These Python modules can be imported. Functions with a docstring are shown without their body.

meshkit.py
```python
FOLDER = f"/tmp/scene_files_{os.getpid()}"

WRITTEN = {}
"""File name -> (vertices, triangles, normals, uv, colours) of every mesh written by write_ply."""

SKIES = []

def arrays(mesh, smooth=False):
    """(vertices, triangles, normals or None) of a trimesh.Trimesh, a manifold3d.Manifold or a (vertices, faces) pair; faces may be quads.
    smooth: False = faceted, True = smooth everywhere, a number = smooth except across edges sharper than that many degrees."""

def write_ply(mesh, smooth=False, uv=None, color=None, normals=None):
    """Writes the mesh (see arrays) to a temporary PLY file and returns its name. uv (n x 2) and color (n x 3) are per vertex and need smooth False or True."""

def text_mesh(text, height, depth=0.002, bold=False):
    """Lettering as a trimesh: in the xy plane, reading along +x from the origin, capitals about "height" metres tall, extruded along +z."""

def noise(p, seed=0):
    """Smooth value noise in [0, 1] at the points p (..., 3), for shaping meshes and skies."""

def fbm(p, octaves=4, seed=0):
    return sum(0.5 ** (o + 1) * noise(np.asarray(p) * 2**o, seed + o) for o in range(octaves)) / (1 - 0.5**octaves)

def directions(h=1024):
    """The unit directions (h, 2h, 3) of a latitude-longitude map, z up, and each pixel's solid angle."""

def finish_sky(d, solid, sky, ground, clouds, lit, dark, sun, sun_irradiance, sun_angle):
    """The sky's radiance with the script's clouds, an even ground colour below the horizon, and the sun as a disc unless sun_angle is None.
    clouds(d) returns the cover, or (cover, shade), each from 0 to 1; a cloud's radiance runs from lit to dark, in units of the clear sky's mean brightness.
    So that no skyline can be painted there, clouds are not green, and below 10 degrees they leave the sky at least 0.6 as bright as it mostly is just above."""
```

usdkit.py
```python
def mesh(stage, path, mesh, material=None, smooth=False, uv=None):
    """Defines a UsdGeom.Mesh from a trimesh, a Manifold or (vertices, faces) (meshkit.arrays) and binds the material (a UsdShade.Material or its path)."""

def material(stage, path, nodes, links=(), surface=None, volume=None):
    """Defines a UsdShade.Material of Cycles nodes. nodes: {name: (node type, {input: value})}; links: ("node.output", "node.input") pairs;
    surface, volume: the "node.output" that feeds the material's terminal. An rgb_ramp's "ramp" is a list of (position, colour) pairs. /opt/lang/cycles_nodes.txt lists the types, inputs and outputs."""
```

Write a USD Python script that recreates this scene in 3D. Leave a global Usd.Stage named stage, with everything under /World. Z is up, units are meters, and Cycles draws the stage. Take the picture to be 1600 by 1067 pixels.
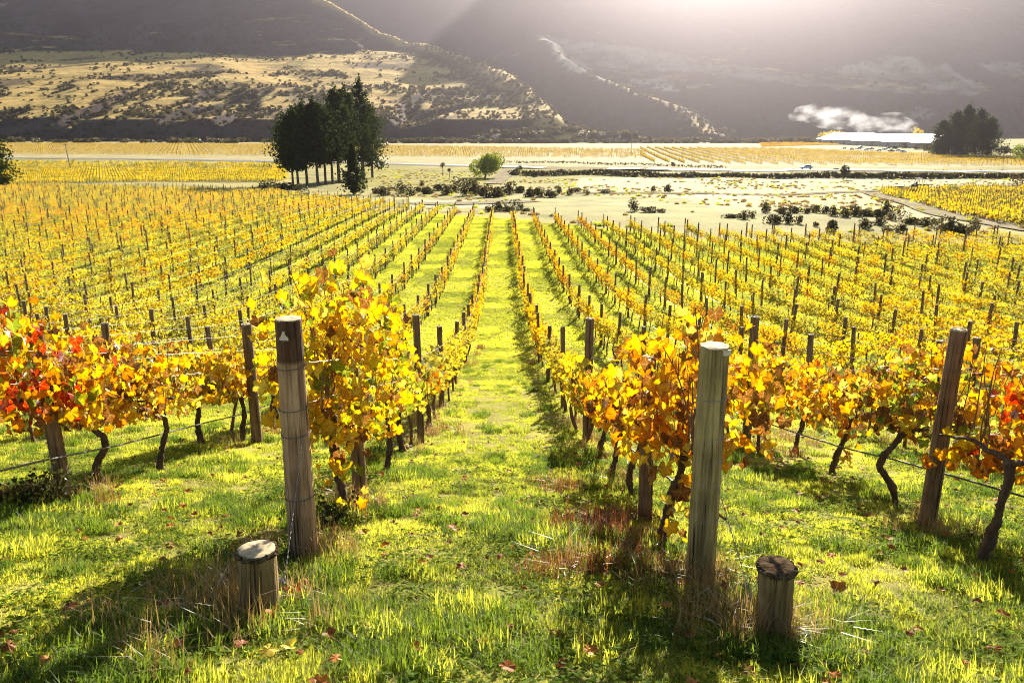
import math
import numpy as np
import trimesh
import usdkit
import meshkit
from scipy.interpolate import PchipInterpolator
from pxr import Gf, Sdf, Usd, UsdGeom, UsdLux, UsdShade, Vt

stage = Usd.Stage.CreateInMemory()
UsdGeom.SetStageUpAxis(stage, 'Z')
UsdGeom.SetStageMetersPerUnit(stage, 1.0)
world = UsdGeom.Xform.Define(stage, '/World')
stage.SetDefaultPrim(world.GetPrim())
UsdGeom.Scope.Define(stage, '/World/Looks')

# ------------------------------------------------------------------ camera, sky, sun, exposure
EYE = np.array([0.0, 0.0, 15.0])          # the valley floor is z = 0
YAW, TILT, FPX = math.radians(0.7), math.radians(15.5), 1200.0
EXPOSURE = 1.78
SUN_AZ, SUN_EL = math.radians(15.0), math.radians(21.0)
SUN_I, SKY_S = 1.25, 0.05
cam = UsdGeom.Camera.Define(stage, '/World/camera')
cam.CreateHorizontalApertureAttr(36.0)
cam.CreateVerticalApertureAttr(36.0 * 682 / 1024)
cam.CreateFocalLengthAttr(27.0)
cam.CreateExposureAttr(EXPOSURE)
cam.CreateClippingRangeAttr(Gf.Vec2f(0.05, 20000))
F = np.array([math.sin(YAW) * math.cos(TILT), math.cos(YAW) * math.cos(TILT), -math.sin(TILT)])
R = np.array([math.cos(YAW), -math.sin(YAW), 0.0])
U = np.cross(R, F)
cm = np.eye(4)
cm[0, :3], cm[1, :3], cm[2, :3], cm[3, :3] = R, U, -F, EYE
UsdGeom.Xformable(cam).AddTransformOp().Set(Gf.Matrix4d(*cm.ravel().tolist()))

S = np.array([math.sin(SUN_AZ) * math.cos(SUN_EL), math.cos(SUN_AZ) * math.cos(SUN_EL), math.sin(SUN_EL)])
sun = UsdLux.DistantLight.Define(stage, '/World/sun')
sun.CreateIntensityAttr(SUN_I)
sun.CreateAngleAttr(0.5)
sun.CreateNormalizeAttr(True)
sun.CreateColorAttr(Gf.Vec3f(1.0, 0.93, 0.80))
zx = np.cross([0, 0, 1.0], S); zx /= np.linalg.norm(zx)
sm = np.eye(4)
sm[0, :3], sm[1, :3], sm[2, :3] = zx, np.cross(S, zx), S
UsdGeom.Xformable(sun).AddTransformOp().Set(Gf.Matrix4d(*sm.ravel().tolist()))
sky = UsdLux.DomeLight.Define(stage, '/World/sky')
sky_mat = usdkit.material(stage, '/World/Looks/sky_look', {
    's': ('sky_texture', {'sky_type': 'single_scattering', 'sun_disc': False, 'sun_elevation': SUN_EL, 'sun_rotation': SUN_AZ, 'altitude': 300.0}),
    'b': ('background_shader', {'strength': SKY_S})}, [('s.color', 'b.color')], surface='b.background')
UsdShade.MaterialBindingAPI.Apply(sky.GetPrim()).Bind(sky_mat)
sky.GetPrim().SetCustomDataByKey('kind', 'structure')

# ------------------------------------------------------------------ helpers
NAMES = {}


def numbered(parent, name):
    k = NAMES.get((parent, name), 0)
    NAMES[(parent, name)] = k + 1
    return f'{parent}/{name}' if k == 0 else f'{parent}/{name}_{k:03d}'


def tag(p, label=None, cat=None, group=None, kind=None):
    p = p.GetPrim() if hasattr(p, 'GetPrim') else p
    for k, v in (('label', label), ('category', cat), ('group', group), ('kind', kind)):
        if v:
            p.SetCustomDataByKey(k, v)
    return p


def path_of(parent):
    return '/World' if parent is None else (parent if isinstance(parent, str) else str(parent.GetPath()))


def obj(name, mesh, mat, parent=None, smooth=False, kind=None, label=None, color=None):
    p = numbered(path_of(parent), name)
    m = usdkit.mesh(stage, p, mesh, mat, smooth)
    if color is not None:
        UsdGeom.PrimvarsAPI(m).CreatePrimvar('cover', Sdf.ValueTypeNames.Color3fArray, 'vertex').Set(Vt.Vec3fArray.FromNumpy(np.asarray(color, np.float32)))
    if kind or label:
        tag(m, label=label, kind=kind)
    return m.GetPrim()


def thing(name, label=None, cat=None, loc=(0, 0, 0), rotz=0.0, group=None, scale=None, tilt=None, parent=None, cls=False):
    p = numbered(path_of(parent), name)
    x = UsdGeom.Xform(stage.CreateClassPrim(p)) if cls else UsdGeom.Xform.Define(stage, p)
    if cls:
        x.GetPrim().SetTypeName('Xform')
    xf = UsdGeom.Xformable(x)
    if not cls:
        xf.AddTranslateOp().Set(Gf.Vec3d(*map(float, loc)))
        if tilt is not None:
            xf.AddRotateXYZOp().Set(Gf.Vec3f(float(tilt[0]), float(tilt[1]), math.degrees(rotz)))
        else:
            xf.AddRotateZOp().Set(math.degrees(rotz))
        if scale is not None:
            xf.AddScaleOp().Set(Gf.Vec3f(*map(float, np.broadcast_to(scale, 3))))
    return tag(x, label, cat, group)


def copy_of(source, name, label, cat, loc, rotz=0.0, group=None, scale=None, tilt=None):
    t = thing(name, label, cat, loc, rotz, group, scale, tilt)
    t.GetReferences().AddInternalReference(source.GetPath())
    t.SetInstanceable(True)
    return t


def quats(rotz, pitch=None):
    q = np.zeros((len(rotz), 4), np.float32)
    q[:, 3] = np.cos(rotz / 2)
    q[:, 2] = np.sin(rotz / 2)
    if pitch is not None:                                   # rotate about world x after the turn about z
        cx, sx = np.cos(pitch / 2), np.sin(pitch / 2)
        w, z = q[:, 3].copy(), q[:, 2].copy()
        q[:, 3], q[:, 0], q[:, 1], q[:, 2] = cx * w, sx * w, -sx * z, cx * z
    return q


def instancer(name, protos, pos, idx, rotz, scale, label=None, cat=None, pitch=None, parent=None):
    """protos: list of functions f(path) that define the prototype prims."""
    p = numbered(path_of(parent), name)
    pi = UsdGeom.PointInstancer.Define(stage, p)
    targets = []
    for k, f in enumerate(protos):
        q = f'{p}/pattern_{k:03d}'
        UsdGeom.Xform.Define(stage, q)
        f(q)
        targets.append(Sdf.Path(q))
    pi.CreatePrototypesRel().SetTargets(targets)
    pi.CreateProtoIndicesAttr(Vt.IntArray.FromNumpy(np.asarray(idx, np.int32)))
    pi.CreatePositionsAttr(Vt.Vec3fArray.FromNumpy(np.asarray(pos, np.float32)))
    pi.CreateOrientationsAttr(Vt.QuathArray([Gf.Quath(float(w), float(x), float(y), float(z)) for x, y, z, w in quats(np.asarray(rotz, float), pitch)]))
    sc = np.asarray(scale, np.float32)
    if sc.ndim == 1:
        sc = np.repeat(sc[:, None], 3, 1)
    pi.CreateScalesAttr(Vt.Vec3fArray.FromNumpy(np.ascontiguousarray(sc)))
    return tag(pi, label, cat, kind='stuff')


ONES = 'zeroth first second third fourth fifth sixth seventh eighth ninth tenth eleventh twelfth thirteenth fourteenth fifteenth sixteenth seventeenth eighteenth nineteenth'.split()
TENS = {2: 'twent', 3: 'thirt', 4: 'fort', 5: 'fift', 6: 'sixt', 7: 'sevent', 8: 'eight', 9: 'ninet'}


def nth(n):
    if n < 20:
        return ONES[n]
    t, u = divmod(n, 10)
    return TENS[t] + 'ieth' if u == 0 else TENS[t] + 'y-' + ONES[u]


def tube(pts, rad, sides=6, cap=True):
    p = np.asarray(pts, float)
    n = len(p)
    t = np.gradient(p, axis=0)
    t /= np.linalg.norm(t, axis=1, keepdims=True) + 1e-12
    ref = np.array([0, 0, 1.0]) if abs(t[:, 2].mean()) < 0.8 else np.array([1.0, 0, 0])
    a = np.cross(t, ref); a /= np.linalg.norm(a, axis=1, keepdims=True) + 1e-12
    b = np.cross(t, a)
    ang = np.arange(sides) * 2 * np.pi / sides
    rad = np.broadcast_to(rad, (n,))
    v = (p[:, None] + rad[:, None, None] * (np.cos(ang)[None, :, None] * a[:, None] + np.sin(ang)[None, :, None] * b[:, None])).reshape(-1, 3)
    i, j = np.meshgrid(np.arange(n - 1), np.arange(sides), indexing='ij')
    q = np.stack([i * sides + j, i * sides + (j + 1) % sides, (i + 1) * sides + (j + 1) % sides, (i + 1) * sides + j], -1).reshape(-1, 4)
    f = np.vstack([q[:, [0, 2, 1]], q[:, [0, 3, 2]]])
    if cap:
        v = np.vstack([v, p[:1], p[-1:]])
        k = np.arange(sides); kn = (k + 1) % sides
        f = np.vstack([f, np.stack([np.full(sides, n * sides), k, kn], 1), np.stack([np.full(sides, n * sides + 1), (n - 1) * sides + kn, (n - 1) * sides + k], 1)])
    return v, f


def join(parts):
    vs, fs, n = [], [], 0
    for v, f in parts:
        vs.append(v); fs.append(np.asarray(f) + n); n += len(v)
    return np.vstack(vs), np.vstack(fs)


def box(sx, sy, sz, c=(0, 0, 0), bevel=0.0):
    m = trimesh.creation.box([sx, sy, sz])
    if bevel:
        import manifold3d as m3
        pts = []
        for s in np.ndindex(2, 2, 2):
            s = np.array(s) * 2 - 1
            h = np.array([sx, sy, sz]) / 2
            for k in range(3):
                q = h - bevel; q[k] = h[k]
                pts.append(s * q)
        m = trimesh.Trimesh(np.array(pts)).convex_hull
    m.apply_translation(c)
    return np.array(m.vertices), np.array(m.faces)


def cyl(r, h, c=(0, 0, 0), axis='z', n=16):
    m = trimesh.creation.cylinder(radius=r, height=h, sections=n)
    if axis == 'x':
        m.apply_transform(trimesh.transformations.rotation_matrix(np.pi / 2, [0, 1, 0]))
    if axis == 'y':
        m.apply_transform(trimesh.transformations.rotation_matrix(np.pi / 2, [1, 0, 0]))
    m.apply_translation(c)
    return np.array(m.vertices), np.array(m.faces)


# ------------------------------------------------------------------ the lie of the land
_py = [-30, -12, 0, 4.33, 10.4, 16, 25, 35, 47, 72, 100, 150, 200, 265, 340, 800, 4000]
_pd = [-4.5, -1.5, 1.42, 2.66, 4.41, 5.75, 7.5, 8.75, 9.6, 10.25, 10.85, 12.7, 14.0, 14.9, 15, 15, 15]
PROFILE = PchipInterpolator(_py, _pd)


def ground(x, y, rough=True):
    x, y = np.asarray(x, float), np.asarray(y, float)
    w = np.clip(1 - (y - 8) / 26, 0, 1)
    w = w * w * (3 - 2 * w)
    z = 15 - PROFILE(np.clip(y, -30, 4000)) - 0.028 * np.clip(x, -16, 16) * w
    if rough:
        q = np.stack([x, y, 0 * x], -1)
        near = np.clip(1 - (y - 10) / 60, 0, 1)
        z = z + (meshkit.fbm(q / 0.45, 3, 11) - 0.5) * 0.045 * near + (meshkit.fbm(q / 3.0, 2, 5) - 0.5) * 0.03
        z = z + (meshkit.fbm(q / 28.0, 3, 7) - 0.5) * 1.3 * np.clip((y - 70) / 60, 0, 1) * np.clip((700 - y) / 300, 0, 1) * np.clip((x + 10) / 30, 0, 1)
    return z


def ray(px, py):
    d = F[None] + ((np.atleast_1d(px) - 800) / FPX)[:, None] * R - ((np.atleast_1d(py) - 533.5) / FPX)[:, None] * U
    return d / d[:, 1:2]                                   # one metre of y per unit


def at(px, py):
    """The ground point seen at a place of the photograph (1600 wide)."""
    d = ray(px, py)[0]
    ys = np.concatenate([np.linspace(1.5, 60, 600), np.geomspace(60.2, 2500, 900)])
    g = ground(d[0] * ys, ys, False) - (EYE[2] + d[2] * ys)
    k = int(np.argmax(g > 0)) if (g > 0).any() else len(ys) - 1
    a, b = ys[max(k - 1, 0)], ys[k]
    for _ in range(25):
        m = (a + b) / 2
        if ground(d[0] * m, m, False) > EYE[2] + d[2] * m:
            b = m
        else:
            a = m
    return np.array([d[0] * b, b, float(ground(d[0] * b, b))])


def at_y(px, py, y):
    return EYE + ray(px, py)[0] * y


def project(p):
    q = np.asarray(p, float) - EYE
    zc = q @ F
    zc = np.where(zc > 0.1, zc, np.nan)
    return 800 + FPX * (q @ R) / zc, 533.5 - FPX * (q @ U) / zc, zc


def in_view(p, margin=60):
    x, y, z = project(p)
    return (z > 0) & (x > -margin) & (x < 1600 + margin) & (y < 1067 + margin) & (y > -margin)


def inside(poly, x, y):
    poly = np.asarray(poly, float)
    hit = np.zeros(np.shape(x), bool)
    j = len(poly) - 1
    for i in range(len(poly)):
        xi, yi, xj, yj = *poly[i], *poly[j]
        with np.errstate(divide='ignore', invalid='ignore'):
            c = ((yi > y) != (yj > y)) & (x < (xj - xi) * (y - yi) / (yj - yi + 1e-12) + xi)
        hit ^= c
        j = i
    return hit


# ------------------------------------------------------------------ materials
LOOKS = {}


def mat(name, nodes, links, surface, volume=None):
    m = usdkit.material(stage, f'/World/Looks/{name}', nodes, links, surface=surface, volume=volume)
    LOOKS[name] = m
    return m


def leafy(name, ramp, trans=0.5, gloss=0.10, island=True, obj_mix=0.35, tmul=1.2, noise=0.0, rough=0.5):
    """A thin leaf: reflects and lets light through; colour varies from leaf to leaf and from plant to plant."""
    n = {'g': ('geometry', {}), 'o': ('object_info', {}),
         'mx': ('mix_float', {'fac': obj_mix}),
         'r': ('rgb_ramp', {'ramp': ramp}),
         'h': ('hsv', {'saturation': 1.08, 'value': tmul}),
         'd': ('diffuse_bsdf', {}), 't': ('translucent_bsdf', {}), 'm': ('mix_closure', {'fac': trans}),
         'gl': ('glossy_bsdf', {'roughness': rough, 'color': (1, 1, 1)}), 'fr': ('fresnel', {'IOR': 1.4}),
         'fm': ('math', {'math_type': 'multiply', 'value2': gloss * 1.6}), 'm2': ('mix_closure', {})}
    L = [('mx.result', 'r.fac'), ('r.color', 'd.color'), ('r.color', 'h.color'), ('h.color', 't.color'),
         ('d.BSDF', 'm.closure1'), ('t.BSDF', 'm.closure2'), ('m.closure', 'm2.closure1'), ('gl.BSDF', 'm2.closure2'),
         ('fr.fac', 'fm.value1'), ('fm.value', 'm2.fac')]
    if island:
        L += [('g.random_per_island', 'mx.a'), ('o.random', 'mx.b')]
    else:
        n['nz'] = ('noise_texture', {'scale': 32.0, 'detail': 4.0, 'roughness': 0.65})
        n['mr'] = ('map_range', {'from_min': 0.34, 'from_max': 0.6, 'clamp': True})
        L += [('g.position', 'nz.vector'), ('nz.fac', 'mr.value'), ('mr.result', 'mx.a'), ('o.random', 'mx.b')]
        n['at'] = ('attribute', {'attribute': 'cover'})
        n['sc'] = ('separate_color', {})
        n['ea'] = ('math', {'math_type': 'multiply_add', 'value2': 0.55})
        n['er'] = ('map_range', {'from_min': 1.08, 'from_max': 1.25, 'to_max': 0.75, 'clamp': True})
        n['vr'] = ('map_range', {'from_min': 0.82, 'from_max': 0.98, 'to_max': 0.26, 'clamp': True})
        n['mv'] = ('mix', {'color2': (0.78, 0.66, 0.22)})
        n['me'] = ('mix', {'color2': (0.20, 0.075, 0.02)})
        L = [q for q in L if q not in (('r.color', 'd.color'), ('r.color', 'h.color'))]
        L += [('at.color', 'sc.color'), ('nz.fac', 'ea.value1'), ('sc.r', 'ea.value3'), ('ea.value', 'er.value'), ('sc.g', 'vr.value'), ('vr.result', 'mv.fac'), ('r.color', 'mv.color1'),
              ('mv.color', 'me.color1'), ('er.result', 'me.fac'), ('me.color', 'd.color'), ('me.color', 'h.color')]
    return mat(name, n, L, 'm2.closure')


def plain(name, color, rough=0.8, vary=0.25, scale=6.0, metallic=0.0, spec=0.3, stretch=(1, 1, 1), bump=0.0, detail=4.0, dark=None):
    c = np.array(color, float)
    d = np.array(dark, float) if dark is not None else c * (1 - vary)
    n = {'tc': ('texture_coordinate', {}), 'mp': ('mapping', {'scale': stretch}), 'nz': ('noise_texture', {'scale': scale, 'detail': detail, 'roughness': 0.6}),
         'r': ('rgb_ramp', {'ramp': [(0.3, tuple(d)), (0.7, tuple(np.minimum(c * (1 + vary * 0.5), 1)))]}),
         'p': ('principled_bsdf', {'roughness': rough, 'metallic': metallic, 'specular_ior_level': spec})}
    L = [('tc.object', 'mp.vector'), ('mp.vector', 'nz.vector'), ('nz.fac', 'r.fac'), ('r.color', 'p.base_color')]
    if bump:
        n['b'] = ('bump', {'strength': 0.8, 'distance': bump})
        L += [('nz.fac', 'b.height'), ('b.normal', 'p.normal')]
    return mat(name, n, L, 'p.BSDF')


def wood(name, light, dark, stain=None):
    """Weathered round timber: long grain, cracks; stain = (height, colour): a dark top above that height."""
    n = {'tc': ('texture_coordinate', {}), 'mp': ('mapping', {'scale': (14, 14, 0.9)}), 'mp2': ('mapping', {'scale': (60, 60, 1.6)}),
         'a': ('noise_texture', {'scale': 1.6, 'detail': 5.0, 'roughness': 0.65, 'distortion': 0.6}),
         'c': ('noise_texture', {'scale': 1.0, 'detail': 3.0, 'roughness': 0.6}),
         'bl': ('noise_texture', {'scale': 5.0, 'detail': 3.0}),
         'r': ('rgb_ramp', {'ramp': [(0.32, dark), (0.5, tuple(0.6 * np.array(light) + 0.4 * np.array(dark))), (0.66, light)]}),
         'rc': ('rgb_ramp', {'ramp': [(0.34, (0.12, 0.10, 0.09)), (0.42, (0.75, 0.72, 0.7)), (0.50, (1, 1, 1))]}),
         'rb': ('rgb_ramp', {'ramp': [(0.35, (0.62, 0.6, 0.5)), (0.6, (1, 1, 1))]}),
         'm1': ('mix', {'mix_type': 'multiply', 'fac': 1.0}), 'm2': ('mix', {'mix_type': 'multiply', 'fac': 0.8}),
         'ad': ('math', {'math_type': 'add'}),
         'b': ('bump', {'strength': 1.0, 'distance': 0.014}), 'p': ('principled_bsdf', {'roughness': 0.85, 'specular_ior_level': 0.25})}
    L = [('tc.object', 'mp.vector'), ('tc.object', 'mp2.vector'), ('mp.vector', 'a.vector'), ('mp2.vector', 'c.vector'), ('tc.object', 'bl.vector'),
         ('a.fac', 'r.fac'), ('c.fac', 'rc.fac'), ('bl.fac', 'rb.fac'), ('r.color', 'm1.color1'), ('rc.color', 'm1.color2'),
         ('m1.color', 'm2.color1'), ('rb.color', 'm2.color2'), ('a.fac', 'ad.value1'), ('c.fac', 'ad.value2'), ('ad.value', 'b.height'), ('b.normal', 'p.normal')]
    if stain:
        n['sx'] = ('separate_xyz', {})
        n['wb'] = ('math', {'math_type': 'multiply_add', 'value2': 0.05})
        n['st'] = ('map_range', {'from_min': stain[0] - 0.012, 'from_max': stain[0] + 0.012, 'clamp': True})
        n['m3'] = ('mix', {'mix_type': 'multiply'})
        n['m3'][1]['color2'] = stain[1]
        L += [('tc.object', 'sx.vector'), ('a.fac', 'wb.value1'), ('sx.z', 'wb.value3'), ('wb.value', 'st.value'), ('st.result', 'm3.fac'), ('m2.color', 'm3.color1'), ('m3.color', 'p.base_color')]
    else:
        L += [('m2.color', 'p.base_color')]
    return mat(name, n, L, 'p.BSDF')


Y0, Y1, Y2 = (0.72, 0.50, 0.03), (0.62, 0.38, 0.02), (0.45, 0.42, 0.05)
leafy('vine_leaves_yellow', [(0.0, (0.22, 0.20, 0.04)), (0.15, (0.46, 0.36, 0.05)), (0.45, (0.72, 0.50, 0.045)), (0.72, (0.70, 0.42, 0.04)), (0.9, (0.42, 0.20, 0.04)), (1.0, (0.16, 0.07, 0.025))])
leafy('vine_leaves_gold', [(0.0, (0.42, 0.30, 0.04)), (0.3, (0.68, 0.39, 0.035)), (0.6, (0.64, 0.29, 0.03)), (0.85, (0.42, 0.16, 0.03)), (1.0, (0.18, 0.065, 0.02))])
leafy('vine_leaves_far', [(0.0, (0.36, 0.25, 0.04)), (0.5, (0.60, 0.41, 0.04)), (1.0, (0.62, 0.34, 0.03))])
leafy('vine_leaves_rust', [(0.0, (0.46, 0.32, 0.04)), (0.3, (0.36, 0.17, 0.03)), (0.65, (0.24, 0.085, 0.03)), (1.0, (0.13, 0.04, 0.02))])
LEAF_COLORS = {'yellow': (0.72, 0.48, 0.03), 'lemon': (0.72, 0.55, 0.09), 'gold': (0.68, 0.37, 0.02), 'amber': (0.66, 0.28, 0.012), 'orange': (0.62, 0.19, 0.012),
               'red': (0.42, 0.035, 0.012), 'green': (0.20, 0.24, 0.025), 'lime': (0.42, 0.42, 0.03), 'brown': (0.20, 0.085, 0.025)}
for k, c in LEAF_COLORS.items():
    c = np.array(c)
    leafy('leaf_' + k, [(0.0, tuple(c * np.array([0.45, 0.32, 0.4]))), (0.25, tuple(c * 0.72)), (0.5, tuple(c)), (1.0, tuple(np.minimum(c * np.array([1.08, 1.22, 1.2]), 0.9)))], island=False, obj_mix=0.45)
leafy('grass_blades', [(0.0, (0.17, 0.19, 0.03)), (0.25, (0.36, 0.36, 0.05)), (0.55, (0.52, 0.46, 0.09)), (0.8, (0.60, 0.49, 0.15)), (1.0, (0.66, 0.52, 0.26))], trans=0.64, gloss=0.015, rough=0.6, obj_mix=0.3, tmul=1.75)
leafy('grass_dark', [(0.0, (0.09, 0.14, 0.02)), (0.6, (0.20, 0.26, 0.03)), (1.0, (0.38, 0.36, 0.06))], trans=0.55, gloss=0.015, rough=0.6, obj_mix=0.3, tmul=1.4)
leafy('straw', [(0.0, (0.28, 0.18, 0.06)), (0.6, (0.48, 0.34, 0.13)), (1.0, (0.60, 0.46, 0.22))], trans=0.35, gloss=0.08)
leafy('red_grass', [(0.0, (0.20, 0.07, 0.03)), (0.6, (0.33, 0.14, 0.05)), (1.0, (0.40, 0.26, 0.10))], trans=0.35, gloss=0.06)
leafy('fallen_leaf_look', [(0.0, (0.16, 0.06, 0.02)), (0.4, (0.38, 0.13, 0.03)), (0.7, (0.55, 0.30, 0.05)), (1.0, (0.62, 0.50, 0.24))], trans=0.25, gloss=0.1, obj_mix=0.5)
leafy('pine_needles', [(0.0, (0.025, 0.036, 0.011)), (0.6, (0.06, 0.075, 0.02)), (1.0, (0.15, 0.14, 0.035))], trans=0.3, gloss=0.0, obj_mix=0.3)
leafy('willow_leaves', [(0.0, (0.10, 0.13, 0.015)), (0.6, (0.26, 0.28, 0.025)), (1.0, (0.42, 0.38, 0.05))], trans=0.5, gloss=0.05)
leafy('scrub_leaves', [(0.0, (0.045, 0.042, 0.018)), (0.6, (0.11, 0.09, 0.032)), (1.0, (0.22, 0.16, 0.06))], trans=0.3, gloss=0.04, obj_mix=0.5)
leafy('scrub_pale', [(0.0, (0.07, 0.055, 0.025)), (0.6, (0.15, 0.115, 0.05)), (1.0, (0.28, 0.21, 0.09))], trans=0.3, gloss=0.04, obj_mix=0.5)
leafy('weed_leaves', [(0.0, (0.04, 0.05, 0.015)), (0.6, (0.09, 0.09, 0.02)), (1.0, (0.22, 0.14, 0.04))], trans=0.4, gloss=0.05)
wood('post_wood_stained', (0.58, 0.36, 0.19), (0.24, 0.125, 0.06), stain=(1.33, (0.30, 0.25, 0.24)))
wood('post_wood_green', (0.50, 0.37, 0.15), (0.20, 0.135, 0.05))
wood('post_wood', (0.30, 0.185, 0.095), (0.11, 0.06, 0.03))
wood('stump_wood', (0.40, 0.27, 0.11), (0.17, 0.105, 0.04))
plain('sawn_wood', (0.52, 0.40, 0.22), 0.85, 0.35, 40, bump=0.004)
plain('sawn_wood_dark', (0.12, 0.08, 0.045), 1.0, 0.6, 28, bump=0.01, dark=(0.022, 0.015, 0.010), spec=0.0)
plain('bark_dark', (0.10, 0.055, 0.03), 0.9, 0.6, 18, stretch=(2, 2, 0.35), bump=0.008)
plain('bark_brown', (0.16, 0.08, 0.04), 0.9, 0.5, 22, stretch=(2, 2, 0.3), bump=0.006)
plain('cane_bark', (0.22, 0.10, 0.045), 0.7, 0.4, 30)
plain('pine_bark', (0.085, 0.06, 0.045), 0.9, 0.4, 2)
plain('steel_wire', (0.22, 0.21, 0.20), 0.6, 0.2, 50, metallic=0.4, spec=0.3)
plain('rusty_wire', (0.16, 0.12, 0.09), 0.6, 0.4, 80, metallic=0.5)
plain('black_hose', (0.018, 0.017, 0.016), 0.38, 0.1, 20, spec=0.5)
plain('tag_tin', (0.62, 0.52, 0.36), 0.6, 0.2, 60)
plain('road_asphalt', (0.16, 0.155, 0.15), 0.7, 0.25, 0.6)
plain('road_verge', (0.34, 0.29, 0.18), 1.0, 0.25, 0.15, spec=0.0)
plain('gravel_track', (0.33, 0.28, 0.19), 1.0, 0.25, 0.4, spec=0.0)
plain('white_line', (0.75, 0.75, 0.72), 0.6, 0.1, 2)
plain('white_sheet', (0.80, 0.80, 0.79), 0.38, 0.05, 0.2, spec=0.6)
plain('shed_wall', (0.30, 0.27, 0.24), 0.8, 0.2, 0.4)
plain('dark_glass', (0.03, 0.035, 0.04), 0.12, 0.1, 1, spec=0.6)
plain('tyre', (0.025, 0.025, 0.025), 0.85, 0.2, 10)
for k, c in {'white': (0.75, 0.75, 0.74), 'silver': (0.50, 0.51, 0.53), 'grey': (0.20, 0.21, 0.22), 'blue': (0.06, 0.10, 0.22), 'black': (0.03, 0.03, 0.035)}.items():
    plain('car_' + k, c, 0.3, 0.05, 1, spec=0.6)
plain('pole_wood', (0.20, 0.17, 0.14), 0.85, 0.3, 3)
plain('tractor_dark', (0.06, 0.05, 0.045), 0.5, 0.3, 3)
plain('stone', (0.42, 0.38, 0.32), 0.85, 0.3, 12, bump=0.01)


def covered(name, scale_a, scale_b, bump, rough=0.95, amount=0.5, sheen=0.3):
    """Ground whose cover colour is given per vertex, broken up by noise."""
    n = {'at': ('attribute', {'attribute': 'cover'}), 'g': ('geometry', {}),
         'a': ('noise_texture', {'scale': scale_a, 'detail': 6.0, 'roughness': 0.7}), 'c': ('noise_texture', {'scale': scale_b, 'detail': 4.0, 'roughness': 0.6}),
         'ra': ('rgb_ramp', {'ramp': [(0.3, (1 - amount,) * 3), (0.5, (1, 1, 1)), (0.72, (1 + amount * 0.5, 1 + amount * 0.45, 1 + amount * 0.4))]}),
         'rc': ('rgb_ramp', {'ramp': [(0.3, (0.72, 0.78, 0.7)), (0.7, (1.15, 1.1, 1.05))]}),
         'm1': ('mix', {'mix_type': 'multiply', 'fac': 1.0}), 'm2': ('mix', {'mix_type': 'multiply', 'fac': 1.0}),
         'b': ('bump', {'strength': 0.7, 'distance': bump}), 'p': ('principled_bsdf', {'roughness': rough, 'specular_ior_level': 0.03, 'sheen_weight': sheen, 'sheen_roughness': 0.6, 'sheen_tint': (1.0, 0.82, 0.45)})}
    L = [('g.position', 'a.vector'), ('g.position', 'c.vector'), ('a.fac', 'ra.fac'), ('c.fac', 'rc.fac'), ('at.color', 'm1.color1'), ('ra.color', 'm1.color2'),
         ('m1.color', 'm2.color1'), ('rc.color', 'm2.color2'), ('m2.color', 'p.base_color'), ('a.fac', 'b.height'), ('b.normal', 'p.normal')]
    return mat(name, n, L, 'p.BSDF')


covered('ground_look', 3.0, 0.12, 0.05, sheen=0.0)
covered('hill_look', 0.05, 0.012, 4.0, amount=0.45, sheen=0.0)

# ------------------------------------------------------------------ ground sheet
# where the vine rows end, from left to right: (x, y)
END_X = [-150, -110, -48, -20, -8, 0, 5, 15, 22, 48, 90]
END_Y = [205, 190, 163, 122, 102, 97, 91, 80, 73, 69, 68]


def row_end(x):
    return np.interp(x, END_X, END_Y)


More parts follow.
